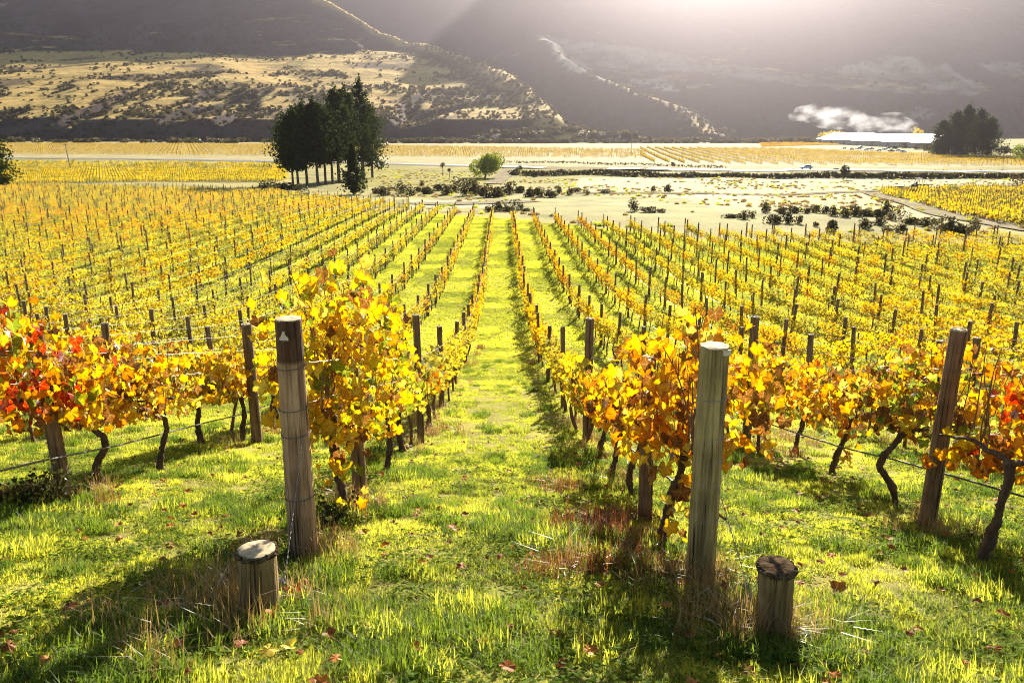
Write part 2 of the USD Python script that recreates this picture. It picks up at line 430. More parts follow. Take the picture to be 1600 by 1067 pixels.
ny, nx = 620, 330
gy = np.concatenate([np.linspace(-28, 1, 40), np.linspace(1.1, 30, 230), np.geomspace(30.2, 1250, 350)])
gu = np.linspace(-1, 1, nx)
gu = np.sign(gu) * np.abs(gu) ** 1.15
GX = gu[None, :] * (14 + 0.86 * np.maximum(gy, 0)[:, None])
GY = np.repeat(gy[:, None], nx, 1)
GZ = ground(GX, GY)
gpx, gpy, _ = project(np.stack([GX, GY, GZ], -1))
gpx, gpy = np.nan_to_num(gpx, nan=-9999), np.nan_to_num(gpy, nan=9999)
cov = np.zeros((len(gy), nx, 3))
nq = np.stack([GX, GY, 0 * GX], -1)
n1, n2 = meshkit.fbm(nq / 1.6, 4, 21)[..., None], meshkit.fbm(nq / 14.0, 4, 22)[..., None]
turf = np.array([0.17, 0.17, 0.035]) * (1 - n1) + np.array([0.30, 0.24, 0.08]) * n1
cov[:] = turf
far_turf = np.array([0.30, 0.27, 0.05]) * (1 - n2) + np.array([0.38, 0.31, 0.09]) * n2
wfar = np.clip((GY - 14) / 30, 0, 1)[..., None]
cov = cov * (1 - wfar) + far_turf * wfar
n3 = meshkit.fbm(nq / 5.0, 3, 23)[..., None]
plain_c = 0.85 * (np.array([0.46, 0.37, 0.16]) * (1 - n2) + np.array([0.27, 0.26, 0.07]) * n2) * (0.45 + 1.1 * n3)
out = np.clip((GY - row_end(GX) - 1.5) / 3.0 + (n1[..., 0] - 0.5) * 2, 0, 1)[..., None]
cov = cov * (1 - out) + plain_c * out
PALE, GREENF, YELLOWF, DRYF = (0.50, 0.42, 0.24), (0.33, 0.33, 0.07), (0.40, 0.31, 0.06), (0.42, 0.34, 0.18)
for poly, c, s in (
        ([(560, 262), (1000, 262), (960, 283), (720, 292), (560, 292)], (0.27, 0.23, 0.045), 0.9),
        ([(900, 278), (1600, 276), (1700, 300), (1380, 304), (1100, 312), (900, 300)], PALE, 0.85),
        ([(1040, 300), (1400, 302), (1600, 356), (1400, 352), (1130, 332)], PALE, 0.6),
        ([(640, 312), (780, 314), (790, 326), (640, 324)], (0.55, 0.48, 0.3), 0.9),
        ([(820, 320), (1300, 330), (1600, 366), (1600, 384), (1100, 372), (900, 350)], (0.30, 0.26, 0.10), 0.7),
        ([(-60, 255), (450, 260), (450, 282), (-60, 286)], YELLOWF, 0.8),
        ([(-60, 214), (1250, 224), (1600, 250), (1600, 262), (800, 258), (-60, 246)], DRYF, 0.7)):
    m = inside(poly, gpx, gpy) & (GY > 60)
    cov[m] = cov[m] * (1 - s) + np.array(c) * s * (0.6 + 0.4 * n2[m] + 0.4 * n3[m])
idx = np.arange(len(gy) * nx).reshape(len(gy), nx)
quads = np.stack([idx[:-1, :-1], idx[:-1, 1:], idx[1:, 1:], idx[1:, :-1]], -1).reshape(-1, 4)
tag(obj('ground', (np.stack([GX, GY, GZ], -1).reshape(-1, 3), quads), LOOKS['ground_look'], smooth=True, color=cov.reshape(-1, 3)), kind='structure')

# ------------------------------------------------------------------ hills beyond the valley
hx = np.arange(-1750, 2050, 8.0)
hy = np.concatenate([np.arange(820, 1100, 5.0), np.arange(1100, 2700, 9.0)])
HX, HY = np.meshgrid(hx, hy)
HQ = np.stack([HX, HY, 0 * HX], -1)
SPINE_D = [820, 950, 1150, 1400, 1650, 1885, 2100, 2300, 2700]
SPINE_P = [905, 885, 845, 790, 735, 690, 570, 460, 300]


def hills():
    n_big = meshkit.fbm(HQ / 260.0, 4, 31) - 0.5
    n_mid = meshkit.fbm(HQ / 70.0, 4, 32) - 0.5
    n_small = meshkit.fbm(HQ / 22.0, 3, 33) - 0.5
    base = 930 + 40 * (meshkit.fbm(HQ[:1] / 120.0, 3, 34) - 0.5)
    t = np.clip((HY - base) / (46 + 30 * n_mid), 0, 1)
    a = 27 * t * t * (3 - 2 * t) + 0.175 * np.maximum(HY - base - 46, 0) + (10 * n_big + 5 * n_mid) * np.clip((HY - base - 40) / 120, 0, 1) + 2.2 * n_small * t
    roll = meshkit.fbm(np.stack([(HX + 0.35 * HY) / 170.0, HY / 650.0, 0 * HX], -1), 3, 45) - 0.5
    a += 24 * roll * np.clip((HY - base - 30) / 150, 0, 1)
    gully = np.abs(meshkit.fbm(np.stack([HX / 95.0, HY / 500.0, 0 * HX], -1), 3, 36) - 0.5)
    a -= 16 * np.clip(1 - gully / 0.07, 0, 1) * np.clip((HY - base) / 60, 0, 1) * np.clip((1300 - HY) / 200, 0, 1)
    # crest behind which the dark mountain goes up
    cpx = 800 + 1200 * HX / HY
    crest = np.interp(cpx, [-200, 0, 80, 200, 330, 400, 460, 540, 620, 700], [1750, 1780, 1850, 1920, 1880, 1790, 1760, 1800, 1900, 1960])
    a += 0.26 * np.maximum(HY - crest + 60 * n_mid, 0)
    a = np.minimum(a, 450 + 60 * n_big)
    xs = np.interp(HY, SPINE_D, (np.array(SPINE_P) - 800) / 1200 * np.array(SPINE_D)) + 30 * n_mid
    over = np.maximum(HX - xs, 0)
    a = a - 0.85 * over + 14 * np.exp(-((HX - xs) / 35) ** 2) * np.clip((HY - 950) / 300, 0, 1)
    # big shaded mountain across the back
    y0 = 1350 + np.minimum(3.0 * np.maximum(-HX + 90, 0), 400) + 50 * n_big
    ridge = meshkit.fbm(np.stack([HX / 240.0, HY / 700.0, 0 * HX], -1), 4, 37) - 0.5
    up = np.maximum(HY - y0, 0)
    d = np.where(up < 130, 0.60 * up, np.where(up < 250, 0.60 * 130 + 0.33 * (up - 130), 0.60 * 130 + 0.33 * 120 + 0.47 * (up - 250)))
    d = np.minimum(d, 480 + 40 * n_big) + 60 * ridge * np.clip(up / 200, 0, 1) + 8 * n_mid * np.clip(up / 100, 0, 1) + 1.8 * n_small * np.clip(up / 60, 0, 1)
    z = np.maximum(a, d)

    def spur(z, pts, slope, rnd=14.0):
        p = np.array([at_y(px, py, D) for px, py, D in pts])
        best = np.full(z.shape, -1e9)
        for q0, q1 in zip(p[:-1], p[1:]):
            s = q1[:2] - q0[:2]
            u = np.clip(((HX - q0[0]) * s[0] + (HY - q0[1]) * s[1]) / (s @ s), 0, 1)
            dist = np.hypot(HX - q0[0] - u * s[0], HY - q0[1] - u * s[1])
            best = np.maximum(best, q0[2] + u * (q1[2] - q0[2]) - slope * (np.sqrt(dist ** 2 + rnd ** 2) - rnd) * (1 + 0.7 * n_mid))
        return np.maximum(z, best + 6 * n_mid + 1.5 * n_small)
    z = spur(z, [(838, 52, 1640), (850, 62, 1590), (880, 92, 1500), (925, 118, 1420), (985, 140, 1330), (1050, 162, 1240), (1085, 186, 1150), (1112, 206, 1060)], 0.62)
    z = spur(z, [(930, 118, 1560), (985, 134, 1500), (1040, 130, 1440), (1070, 146, 1400), (1105, 175, 1330), (1130, 200, 1250)], 0.55, 30)
    z = spur(z, [(745, 160, 1230), (800, 172, 1130), (850, 186, 1050), (900, 200, 980), (930, 210, 940)], 0.5)
    z = spur(z, [(780, 207, 900), (830, 204, 905), (900, 203, 900), (960, 209, 890), (1000, 214, 880)], 0.4, 14)
    return np.maximum(z, -1.0), n_mid, n_small


HZ, n_mid, n_small = hills()
HZ = np.where(HZ < 0.25, -1.5, HZ)
hpx, hpy, _ = project(np.stack([HX, HY, HZ], -1))
gzx, gzy = np.gradient(HZ, axis=1) / 8.0, np.gradient(HZ, hy, axis=0)
steep = np.hypot(gzx, gzy)
hc = np.zeros(HX.shape + (3,))
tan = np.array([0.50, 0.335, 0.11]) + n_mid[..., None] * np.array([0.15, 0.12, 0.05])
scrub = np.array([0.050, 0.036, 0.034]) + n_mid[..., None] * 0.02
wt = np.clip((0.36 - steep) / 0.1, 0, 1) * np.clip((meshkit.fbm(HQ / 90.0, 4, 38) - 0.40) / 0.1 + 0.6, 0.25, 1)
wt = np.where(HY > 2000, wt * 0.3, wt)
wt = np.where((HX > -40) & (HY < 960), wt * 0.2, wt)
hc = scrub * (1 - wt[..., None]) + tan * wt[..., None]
PALE_H = np.array([0.30, 0.25, 0.19])
xsp = np.interp(HY, SPINE_D, (np.array(SPINE_P) - 800) / 1200 * np.array(SPINE_D))
sw = np.clip(1.2 - np.abs(HX - xsp - 30 * n_mid) / 30, 0, 1)[..., None] * (HY[..., None] < 2600) * 0.8
hc = hc * (1 - sw) + tan * sw
edge = (meshkit.fbm(HQ / 40.0, 3, 39) - 0.5) * 30
for poly, s in (([(840, 55), (1000, 75), (1120, 98), (1330, 128), (1330, 142), (1150, 122), (1050, 112), (900, 105)], 0.6),
                ([(1290, 110), (1390, 88), (1480, 98), (1500, 120), (1545, 135), (1520, 150), (1440, 146), (1340, 140)], 0.75),
                ([(1530, 100), (1640, 95), (1640, 120), (1560, 118)], 0.6),
                ([(1400, 175), (1440, 165), (1470, 180), (1420, 190)], 0.5),
                ([(855, 65), (885, 82), (925, 112), (900, 118), (868, 90)], 1.0),
                ([(985, 126), (1045, 124), (1062, 142), (1010, 140)], 1.0)):
    m = inside(poly, hpx + edge * 0.5, hpy + edge * 0.3)
    ss = (s * np.clip((meshkit.fbm(HQ / 30.0, 4, 61) - 0.30) * 4, 0, 1))[m][:, None] * 0.85 if s < 1 else 1.0
    hc[m] = hc[m] * (1 - ss) + PALE_H * ss
idx = np.arange(HX.size).reshape(HX.shape)
quads = np.stack([idx[:-1, :-1], idx[:-1, 1:], idx[1:, 1:], idx[1:, :-1]], -1).reshape(-1, 4)
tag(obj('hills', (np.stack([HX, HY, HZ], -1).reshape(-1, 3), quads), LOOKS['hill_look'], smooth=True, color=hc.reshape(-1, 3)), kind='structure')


def hill_z(x, y):
    i = np.clip(np.searchsorted(hy, y), 1, len(hy) - 1)
    j = np.clip(np.searchsorted(hx, x), 1, len(hx) - 1)
    fy, fx = (y - hy[i - 1]) / (hy[i] - hy[i - 1]), (x - hx[j - 1]) / (hx[j] - hx[j - 1])
    return (HZ[i - 1, j - 1] * (1 - fx) + HZ[i - 1, j] * fx) * (1 - fy) + (HZ[i, j - 1] * (1 - fx) + HZ[i, j] * fx) * fy


# ------------------------------------------------------------------ road and tracks
def ribbon(px_pts, width, lift, n=160):
    p = np.array([at(*q)[:2] for q in px_pts])
    s = np.concatenate([[0], np.cumsum(np.linalg.norm(np.diff(p, axis=0), axis=1))])
    t = np.linspace(0, s[-1], n)
    c = np.stack([PchipInterpolator(s, p[:, 0])(t), PchipInterpolator(s, p[:, 1])(t)], 1)
    d = np.gradient(c, axis=0); d /= np.linalg.norm(d, axis=1, keepdims=True)
    nrm = np.stack([-d[:, 1], d[:, 0]], 1)
    offs = np.array(width)
    g = c[:, None] + nrm[:, None] * offs[None, :, None]
    z = ground(g[..., 0], g[..., 1]).max(1, keepdims=True) + lift + 0 * g[..., 0]
    v = np.dstack([g, z]).reshape(-1, 3)
    k = len(offs)
    idx = np.arange(n * k).reshape(n, k)
    return v, np.stack([idx[:-1, :-1], idx[1:, :-1], idx[1:, 1:], idx[:-1, 1:]], -1).reshape(-1, 4), c


ROAD = [(-120, 246.5), (0, 247.2), (230, 249.2), (430, 252.5), (620, 256.5), (800, 261), (1000, 264.5), (1200, 267), (1400, 268.5), (1700, 270)]
v, f, road_c = ribbon(ROAD, (-9.5, 9.5), 0.10)
tag(obj('verge', (v, f), LOOKS['road_verge']), kind='structure')
v, f, _ = ribbon(ROAD, (-4.2, 4.2), 0.22)
tag(obj('road', (v, f), LOOKS['road_asphalt']), kind='structure')
for off in (-3.6, 3.6):
    v, f, _ = ribbon(ROAD, (off - 0.08, off + 0.08), 0.24)
    tag(obj('road_marking', (v, f), LOOKS['white_line']), kind='structure')
v, f, _ = ribbon([(640, 318), (700, 320), (770, 319), (830, 315)], (-2.2, 2.2), 0.12, 60)
tag(obj('track', (v, f), LOOKS['gravel_track']), kind='structure')
v, f, _ = ribbon([(800, 259), (792, 268), (782, 279), (770, 288)], (-2.5, 2.5), 0.16, 60)
tag(obj('track', (v, f), LOOKS['gravel_track']), kind='structure')
v, f, _ = ribbon([(900, 304), (1100, 304), (1300, 302), (1450, 299), (1700, 296)], (-1.6, 1.6), 0.12, 120)
tag(obj('track', (v, f), LOOKS['gravel_track']), kind='structure')
v, f, _ = ribbon([(1360, 303), (1430, 322), (1500, 342), (1620, 362)], (-1.7, 1.7), 0.12, 80)
tag(obj('track', (v, f), LOOKS['gravel_track']), kind='structure')

# ------------------------------------------------------------------ leaves
_ang = np.radians(np.array([-90, -64, -45, -28, -10, 8, 22, 40, 58, 75, 90, 105, 122, 140, 158, 172, 190, 208, 225, 244]))
_rad = np.array([0.26, 0.80, 0.96, 0.88, 0.74, 0.93, 1.02, 0.90, 0.78, 0.95, 1.12, 0.95, 0.78, 0.90, 1.02, 0.93, 0.74, 0.88, 0.96, 0.80])
NL = len(_ang) + 1
LEAF_FULL = np.vstack([[[0, 0, 0]], np.stack([np.cos(_ang) * _rad, np.sin(_ang) * _rad, 0 * _ang], 1)])
LEAF_FULL_F = np.array([[0, 1 + k, 1 + (k + 1) % (NL - 1)] for k in range(NL - 1)])
_a7 = np.radians(np.array([-90, -35, 15, 90, 165, 215]))
_r7 = np.array([0.25, 0.95, 0.95, 1.1, 0.95, 0.95])
LEAF_MID = np.vstack([[[0, 0, 0]], np.stack([np.cos(_a7) * _r7, np.sin(_a7) * _r7, 0 * _a7], 1)])
LEAF_MID_F = np.array([[0, 1 + k, 1 + (k + 1) % 6] for k in range(6)])
LEAF_FAR = np.array([[0, -0.7, 0], [0.95, 0.05, 0.15], [0, 1.05, 0], [-0.95, 0.05, 0.15]])
LEAF_FAR_F = np.array([[0, 1, 2], [0, 2, 3]])


def leaf_points(rng, centers, size, template, hang=0.8, flat=0.0):
    """Vertices (n, k, 3) of leaves: mostly hanging with their tips down and out, faces turned every way."""
    n = len(centers)
    size = np.broadcast_to(size, (n,))
    t = np.repeat(template[None], n, 0)
    u, w = t[..., 0], t[..., 1]
    fold, cup, twist = rng.uniform(-0.15, 0.8, (n, 1)), rng.uniform(-0.6, 0.4, (n, 1)), rng.uniform(-0.5, 0.5, (n, 1))
    t = np.stack([u * rng.uniform(0.85, 1.1, (n, 1)), w, fold * np.abs(u) + cup * (w * w + u * u) * 0.7 + twist * u * w + rng.normal(0, 0.05, u.shape)], -1)
    yaw = rng.uniform(0, 2 * np.pi, n)
    # tip direction: down with some outward lean
    lean = rng.normal(0, 0.55, n) if flat == 0 else rng.normal(np.pi / 2, 0.15, n)
    tip = np.stack([np.sin(lean) * np.cos(yaw), np.sin(lean) * np.sin(yaw), -np.cos(lean) * hang], 1)
    tip /= np.linalg.norm(tip, axis=1, keepdims=True)
    side = np.cross(tip, np.where(np.abs(tip[:, 2:]) < 0.9, [[0, 0, 1.0]], np.stack([np.cos(yaw * 3.1), np.sin(yaw * 3.1), 0 * yaw], 1)))
    side /= np.linalg.norm(side, axis=1, keepdims=True) + 1e-9
    nrm = np.cross(side, tip)
    if flat == 0:
        roll = rng.normal(0, 0.6, n)[:, None]
        side, nrm = side * np.cos(roll) + nrm * np.sin(roll), nrm * np.cos(roll) - side * np.sin(roll)
    m = t[..., 0:1] * side[:, None] + t[..., 1:2] * tip[:, None] + t[..., 2:3] * nrm[:, None]
    return centers[:, None] + m * (size * 0.5)[:, None, None]


def leaves_mesh(rng, centers, size, level=1, **kw):
    T, Fc = ((LEAF_FULL, LEAF_FULL_F), (LEAF_MID, LEAF_MID_F), (LEAF_FAR, LEAF_FAR_F))[level]
    p = leaf_points(rng, centers, size, T, **kw)
    k = len(T)
    f = (np.arange(len(centers))[:, None, None] * k + Fc[None]).reshape(-1, 3)
    return p.reshape(-1, 3), f


LEAF_COVER = np.zeros((NL, 3))
LEAF_COVER[1:, 0] = 1.0
LEAF_COVER[0, 1] = 1.0
LEAF_COVER[[1, 3, 7, 11, 15, 19], 1] = 1.0          # the five lobes' tips and the stalk: veins run there from the middle


# ------------------------------------------------------------------ posts
def post_mesh(r, h, rng, n=20, taper=0.06, rings=14, sink=0.25):
    zs = np.concatenate([[-sink, 0.0], np.linspace(0.05, h - 0.012, rings), [h]])
    a = np.arange(n) * 2 * np.pi / n
    lump = 1 + 0.02 * np.sin(2 * a + rng.uniform(0, 6)) + 0.012 * np.sin(5 * a + rng.uniform(0, 6))
    v = []
    bx, by = rng.normal(0, 0.006, 2)
    for z in zs:
        rr = r * (1 - taper * z / h) * lump * (1 + 0.01 * rng.normal(0, 1, n))
        if z == h:
            rr = rr * 0.93
        s = math.sin(max(z, 0) / h * math.pi)
        v.append(np.stack([np.cos(a) * rr + bx * s, np.sin(a) * rr + by * s, np.full(n, z)], 1))
    v = np.vstack(v)
    m = len(zs)
    i, j = np.meshgrid(np.arange(m - 1), np.arange(n), indexing='ij')
    q = np.stack([i * n + j, i * n + (j + 1) % n, (i + 1) * n + (j + 1) % n, (i + 1) * n + j], -1).reshape(-1, 4)
    return v, np.vstack([q[:, [0, 1, 2]], q[:, [0, 2, 3]]])


def disc(r, z, n=20, rng=None, rough=0.0, thick=0.012):
    a = np.arange(n) * 2 * np.pi / n
    k = np.array([0.35, 0.75, 1.0])
    v = [[0, 0, z + (rng.normal(0, rough) if rng is not None else 0)]]
    for s in k:
        dz = rng.normal(0, rough, n) if rng is not None else np.zeros(n)
        v += [[np.cos(t) * r * s, np.sin(t) * r * s, z + q - (0.004 if s == 1 else 0)] for t, q in zip(a, dz)]
    v += [[np.cos(t) * r, np.sin(t) * r, z - thick] for t in a]
    f = [[0, 1 + j, 1 + (j + 1) % n] for j in range(n)]
    for ring in range(3):
        o, p = 1 + ring * n, 1 + (ring + 1) * n
        for j in range(n):
            f += [[o + j, p + j, p + (j + 1) % n], [o + j, p + (j + 1) % n, o + (j + 1) % n]]
    return np.array(v), np.array(f)


def ring(r, z, t=0.0022, n=24, tiltx=0.0):
    a = np.arange(n + 1) * 2 * np.pi / n
    return tube(np.stack([np.cos(a) * r, np.sin(a) * r, z + tiltx * np.cos(a)], 1), t, 5, False)


def lean_from(base_px, top_px, height=None):
    """Base point and height of a post whose base and top are seen at those places, standing in its own y plane."""
    b = at(*base_px)
    top = at_y(*top_px, b[1])
    h = top[2] - b[2] if height is None else height
    return b, h, math.degrees(math.atan2(top[0] - b[0], top[2] - b[2]))


rng = np.random.default_rng(5)
ROWX = lambda i: (1.225 + 2.45 * (abs(i) - 1)) * (1 if i > 0 else -1)


def row_name(i):
    s = 'left' if i < 0 else 'right'
    return f'{nth(abs(i))} row {s} of the grass lane' if abs(i) > 1 else f'row edging the grass lane on its {s}'


# the two thick end posts beside the lane
bL, hL, lL = lean_from((476, 872), (450, 498))
end_left = thing('end_post', 'thick weathered end post with dark top and small tin tag', 'post', bL, tilt=(0, lL, 0), rotz=0.3)
r0 = 0.092
obj('shaft', post_mesh(r0, hL, rng, 28, 0.16, 22), LOOKS['post_wood_stained'], end_left, 40)
obj('cut_top', disc(r0 * 0.80, hL + 0.006, 24, rng, 0.0015), LOOKS['sawn_wood'], end_left, 60)
for z in (hL * 0.815, hL * 0.65, hL * 0.545, hL * 0.28):
    obj('wire_wrap', ring(r0 * (1.012 - 0.16 * z / hL) + 0.003, z, 0.0028, 24, 0.006), LOOKS['rusty_wire'], end_left)
tg = np.array([[-0.026, 0, -0.024], [0.026, 0, -0.024], [0.026, 0, -0.008], [0.008, 0, 0.010], [0.006, 0, 0.030], [-0.006, 0, 0.030], [-0.008, 0, 0.010], [-0.026, 0, -0.008]])
tv = np.vstack([tg, tg + [0, -0.003, 0]])
tf = [[0, k, k + 1] for k in range(1, 7)] + [[8, 8 + k + 1, 8 + k] for k in range(1, 7)] + [x for k in range(8) for x in ([k, 8 + k, 8 + (k + 1) % 8], [k, 8 + (k + 1) % 8, (k + 1) % 8])]
a0 = -0.3 - 0.10
tv = tv @ np.array([[math.cos(a0), math.sin(a0), 0], [-math.sin(a0), math.cos(a0), 0], [0, 0, 1]]) + np.array([math.sin(a0), -math.cos(a0), 0]) * (r0 * 0.86 + 0.004) + [0, 0, hL * 0.945]
obj('tin_tag', (tv, np.array(tf)), LOOKS['tag_tin'], end_left)
obj('staple', tube(np.array([[0.008, 0, 0.004], [0.008, -0.01, 0.004], [-0.008, -0.01, 0.004], [-0.008, 0, 0.004]]) @ np.array([[math.cos(a0), math.sin(a0), 0], [-math.sin(a0), math.cos(a0), 0], [0, 0, 1]]) + np.array([math.sin(a0), -math.cos(a0), 0]) * (r0 * 0.86 + 0.006) + [0, 0, hL * 0.925], 0.0015, 4), LOOKS['steel_wire'], end_left)

bR, hR, lR = lean_from((1093, 910), (1117, 540))
end_right = thing('end_post', 'thick greenish timber end post with pale bare top', 'post', bR, tilt=(0, lR, 0))
obj('shaft', post_mesh(0.082, hR, rng, 28, 0.06, 22), LOOKS['post_wood_green'], end_right, 40)
obj('cut_top', disc(0.0765, hR + 0.006, 24, rng, 0.0015), LOOKS['sawn_wood'], end_right, 60)
for z in (hR * 0.80, hR * 0.645, hR * 0.545, hR * 0.30):
    obj('wire_wrap', ring(0.0835 - 0.0049 * z / hR + 0.002, z, 0.0026, 24, 0.004), LOOKS['steel_wire'], end_right)
obj('tin_tag', box(0.05, 0.004, 0.03, (0.044, -0.070, hR - 0.022)), LOOKS['tag_tin'], end_right)

# the sawn anchor stumps in front of them
def stump(px_base, px_top, r, label, top_mat, seed, pale):
    b, h, l = lean_from(px_base, px_top)
    g = np.random.default_rng(seed)
    t = thing('anchor_stump', label, 'post stump', b, tilt=(0, l, 0), rotz=0.5)
    obj('shaft', post_mesh(r, h, g, 28, 0.05, 10), LOOKS['stump_wood'], t, 40)
    obj('cut_top', disc(r * 0.93, h + 0.004, 28, g, 0.0016), LOOKS[top_mat], t, 60)
    a = np.arange(41) * 2 * np.pi / 40
    rr = r * (0.985 + 0.03 * g.normal(0, 1, 41)); rr[-1] = rr[0]
    zz = h - 0.016 + g.normal(0, 0.006, 41); zz[-1] = zz[0]
    obj('torn_rim', tube(np.stack([np.cos(a) * rr, np.sin(a) * rr, zz], 1), 0.010 + 0.004 * g.random(41), 6, False), LOOKS['sawn_wood_dark'], t)
    for k in range(5):
        w = g.uniform(0, 6.28)
        p0 = np.array([math.cos(w) * r, math.sin(w) * r, h - 0.03])
        obj('splinter', tube([p0, p0 + [math.cos(w) * 0.01, math.sin(w) * 0.01, 0.03 + 0.02 * g.random()]], [0.006, 0.001], 4), LOOKS['sawn_wood_dark'], t)
    return b, h


bSL, hSL = stump((406, 958), (401, 858), 0.094, 'short sawn-off stump with pale flat top in front of the tagged post', 'sawn_wood', 3, True)
bSR, hSR = stump((1206, 992), (1212, 880), 0.085, 'short stump with dark rotting top in front of the greenish post', 'sawn_wood_dark', 4, False)
for src, hh, dst, lab in ((bL + [0.07, -0.08, 0], hL * 0.545, bSL + [0.10, 0.1, 0.10], 'thin twisted stay wire from the tagged end post down to its stump'),
                          (bR + [0.03, -0.09, 0], hR * 0.30 + 0.25, bSR + [-0.06, 0.1, 0.08], 'thin stay wire slanting from the greenish end post to its stump')):
    a = src + [0, 0, hh]
    s = np.linspace(0, 1, 60)[:, None]
    c = a * (1 - s) + dst * s
    w = tube(c + np.stack([0.003 * np.cos(s[:, 0] * 160), 0 * s[:, 0], 0.003 * np.sin(s[:, 0] * 160)], 1), 0.0026, 5)
    t = thing('stay_wire', lab, 'wire')
    obj('strand', w, LOOKS['steel_wire'], t)

# trellis posts: one pattern of each kind, then copies
UsdGeom.Scope(stage.CreateClassPrim('/World/patterns')).GetPrim().SetTypeName('Scope')
POSTS = []
for k in range(4):
    g = np.random.default_rng(40 + k)
    c = thing('post_pattern', cls=True, parent='/World/patterns')
    r = (0.062, 0.058, 0.066, 0.055)[k]
    obj('shaft', post_mesh(r, 1.62, g, 14, 0.10, 8), LOOKS['post_wood'], c, 40)
    obj('cut_top', disc(r * 0.88, 1.624, 14, g, 0.003), LOOKS['sawn_wood'], c)
    for z in (0.45, 0.75, 1.05, 1.32):
        obj('staple', ring(r * (1.0 - 0.10 * z / 1.62) + 0.003, z, 0.002, 12), LOOKS['rusty_wire'], c)
    POSTS.append(c)


def place_post(k, b, h, label, group=None, tilt=(0, 0, 0), rot=0.0):
    return copy_of(POSTS[k], 'trellis_post', label, 'post', b, rot, group, (1, 1, h / 1.62) if np.ndim(h) == 0 else h, tilt)


HERO_POSTS = {  # row: [(base px, top px, thickness, label)]
    -1: [((563, 783), (556, 560), 1.0, 'reddish post standing among vine trunks just behind the tagged end post'), ((658, 693), (657, 493), 0.95, 'slim grey-brown post rising clear of yellow leaves halfway along the left lane row')],
    1: [((1008, 812), (1034, 560), 1.0, 'post half hidden in golden leaves just behind the greenish end post'), ((917, 687), (921, 497), 1.05, 'brown post with its top above orange leaves, second behind the greenish end post')],
    2: [((1447, 826), (1492, 513), 1.12, 'dark post with vines hooked on both sides at the right, its shadow on the grass'), ((1166, 697), (1180, 495), 1.1, 'post behind the greenish end post, beside the drip hose and small vines')],
    -2: [((104, 782), (60, 508), 0.95, 'leaning dark post sunk in the red and orange vine'), ((402, 692), (385, 506), 1.15, 'post with bare top between yellow vines beside the tagged end post')],
}
SLOT = 4.4
ROWS = [i for i in range(-56, 26) if i != 0]
post_list, vine_list, row_span = [], [], {}
g = np.random.default_rng(77)
for i in ROWS:
    x = ROWX(i)
    y1 = float(row_end(x)) + g.uniform(-1, 1)
    y0 = {-1: float(bL[1]), 1: float(bR[1]), -2: 3.4, 2: 3.4}.get(i, 3.0)
    # only where the photograph looks, with a little to spare at the sides
    ymin = max(y0, (abs(x) - 4.0) / 0.74)
    if ymin > y1 - 4:
        continue
    row_span[i] = (ymin, y1)
    first = {-1: 10.4, 1: 10.5, 2: 10.2, -2: 10.4}.get(i)
    hero = HERO_POSTS.get(i, [])
    ys = np.arange(first + SLOT, y1, SLOT) if first else np.arange(y0 + g.uniform(0.5, SLOT), y1, SLOT)
    for y in ys:
        if y < ymin:
            continue
        post_list.append((i, x + g.normal(0, 0.03), y + g.normal(0, 0.12)))
    post_list.append((i, x, y1))
    step = 1.42
    hv = {-1: 9.9, 1: 9.9, 2: 10.0, -2: 9.9}.get(i)
    for y in np.arange(hv if hv else y0 + 0.6, y1, step):
        if y < ymin - 1:
            continue
        vine_list.append((i, x + g.normal(0, 0.05), y + g.normal(0, 0.08)))
post_list = np.array(post_list); vine_list = np.array(vine_list)
pz = np.stack([post_list[:, 1], post_list[:, 2], ground(post_list[:, 1], post_list[:, 2])], 1)
vz = np.stack([vine_list[:, 1], vine_list[:, 2], ground(vine_list[:, 1], vine_list[:, 2])], 1)
keep = in_view(pz + [0, 0, 1.5], 160); post_list, pz = post_list[keep], pz[keep]
keep = in_view(vz + [0, 0, 1.0], 200); vine_list, vz = vine_list[keep], vz[keep]

for i, items in HERO_POSTS.items():
    for bp, tp, th, lab in items:
        b, h, l = lean_from(bp, tp)
        place_post(int(abs(i) + bp[0]) % 4, b, (th, th, h / 1.62), lab, tilt=(0, l, 0), rot=bp[0] * 0.7)
order = np.argsort(project(pz)[2])
near_p, far_p = order[:285], order[285:]
by_row = {}
for k in sorted(near_p, key=lambda k: post_list[k, 2]):
    i = int(post_list[k, 0])
    by_row[i] = by_row.get(i, len(HERO_POSTS.get(i, [])) + (1 if abs(i) == 1 else 0)) + 1
    lab = f'trellis post, {nth(by_row[i])} from the near end, {row_name(i)}'
    place_post(int(g.integers(4)), pz[k], (g.uniform(0.85, 1.1),) * 2 + (g.uniform(0.95, 1.06),), lab, 'trellis posts in the vine rows', (g.normal(0, 1.6), g.normal(0, 1.8), 0), g.uniform(0, 6))


def far_post(q):
    gg = np.random.default_rng(9)
    usdkit.mesh(stage, q + '/shaft', post_mesh(0.06, 1.62, gg, 6, 0.1, 2), LOOKS['post_wood'])


n = len(far_p)
instancer('distant_trellis_posts', [far_post], pz[far_p], np.zeros(n, int), g.uniform(0, 6, n), np.stack([g.uniform(0.9, 1.2, n)] * 2 + [g.uniform(0.95, 1.08, n)], 1), 'many small posts of the farther vine rows down the slope', 'posts')

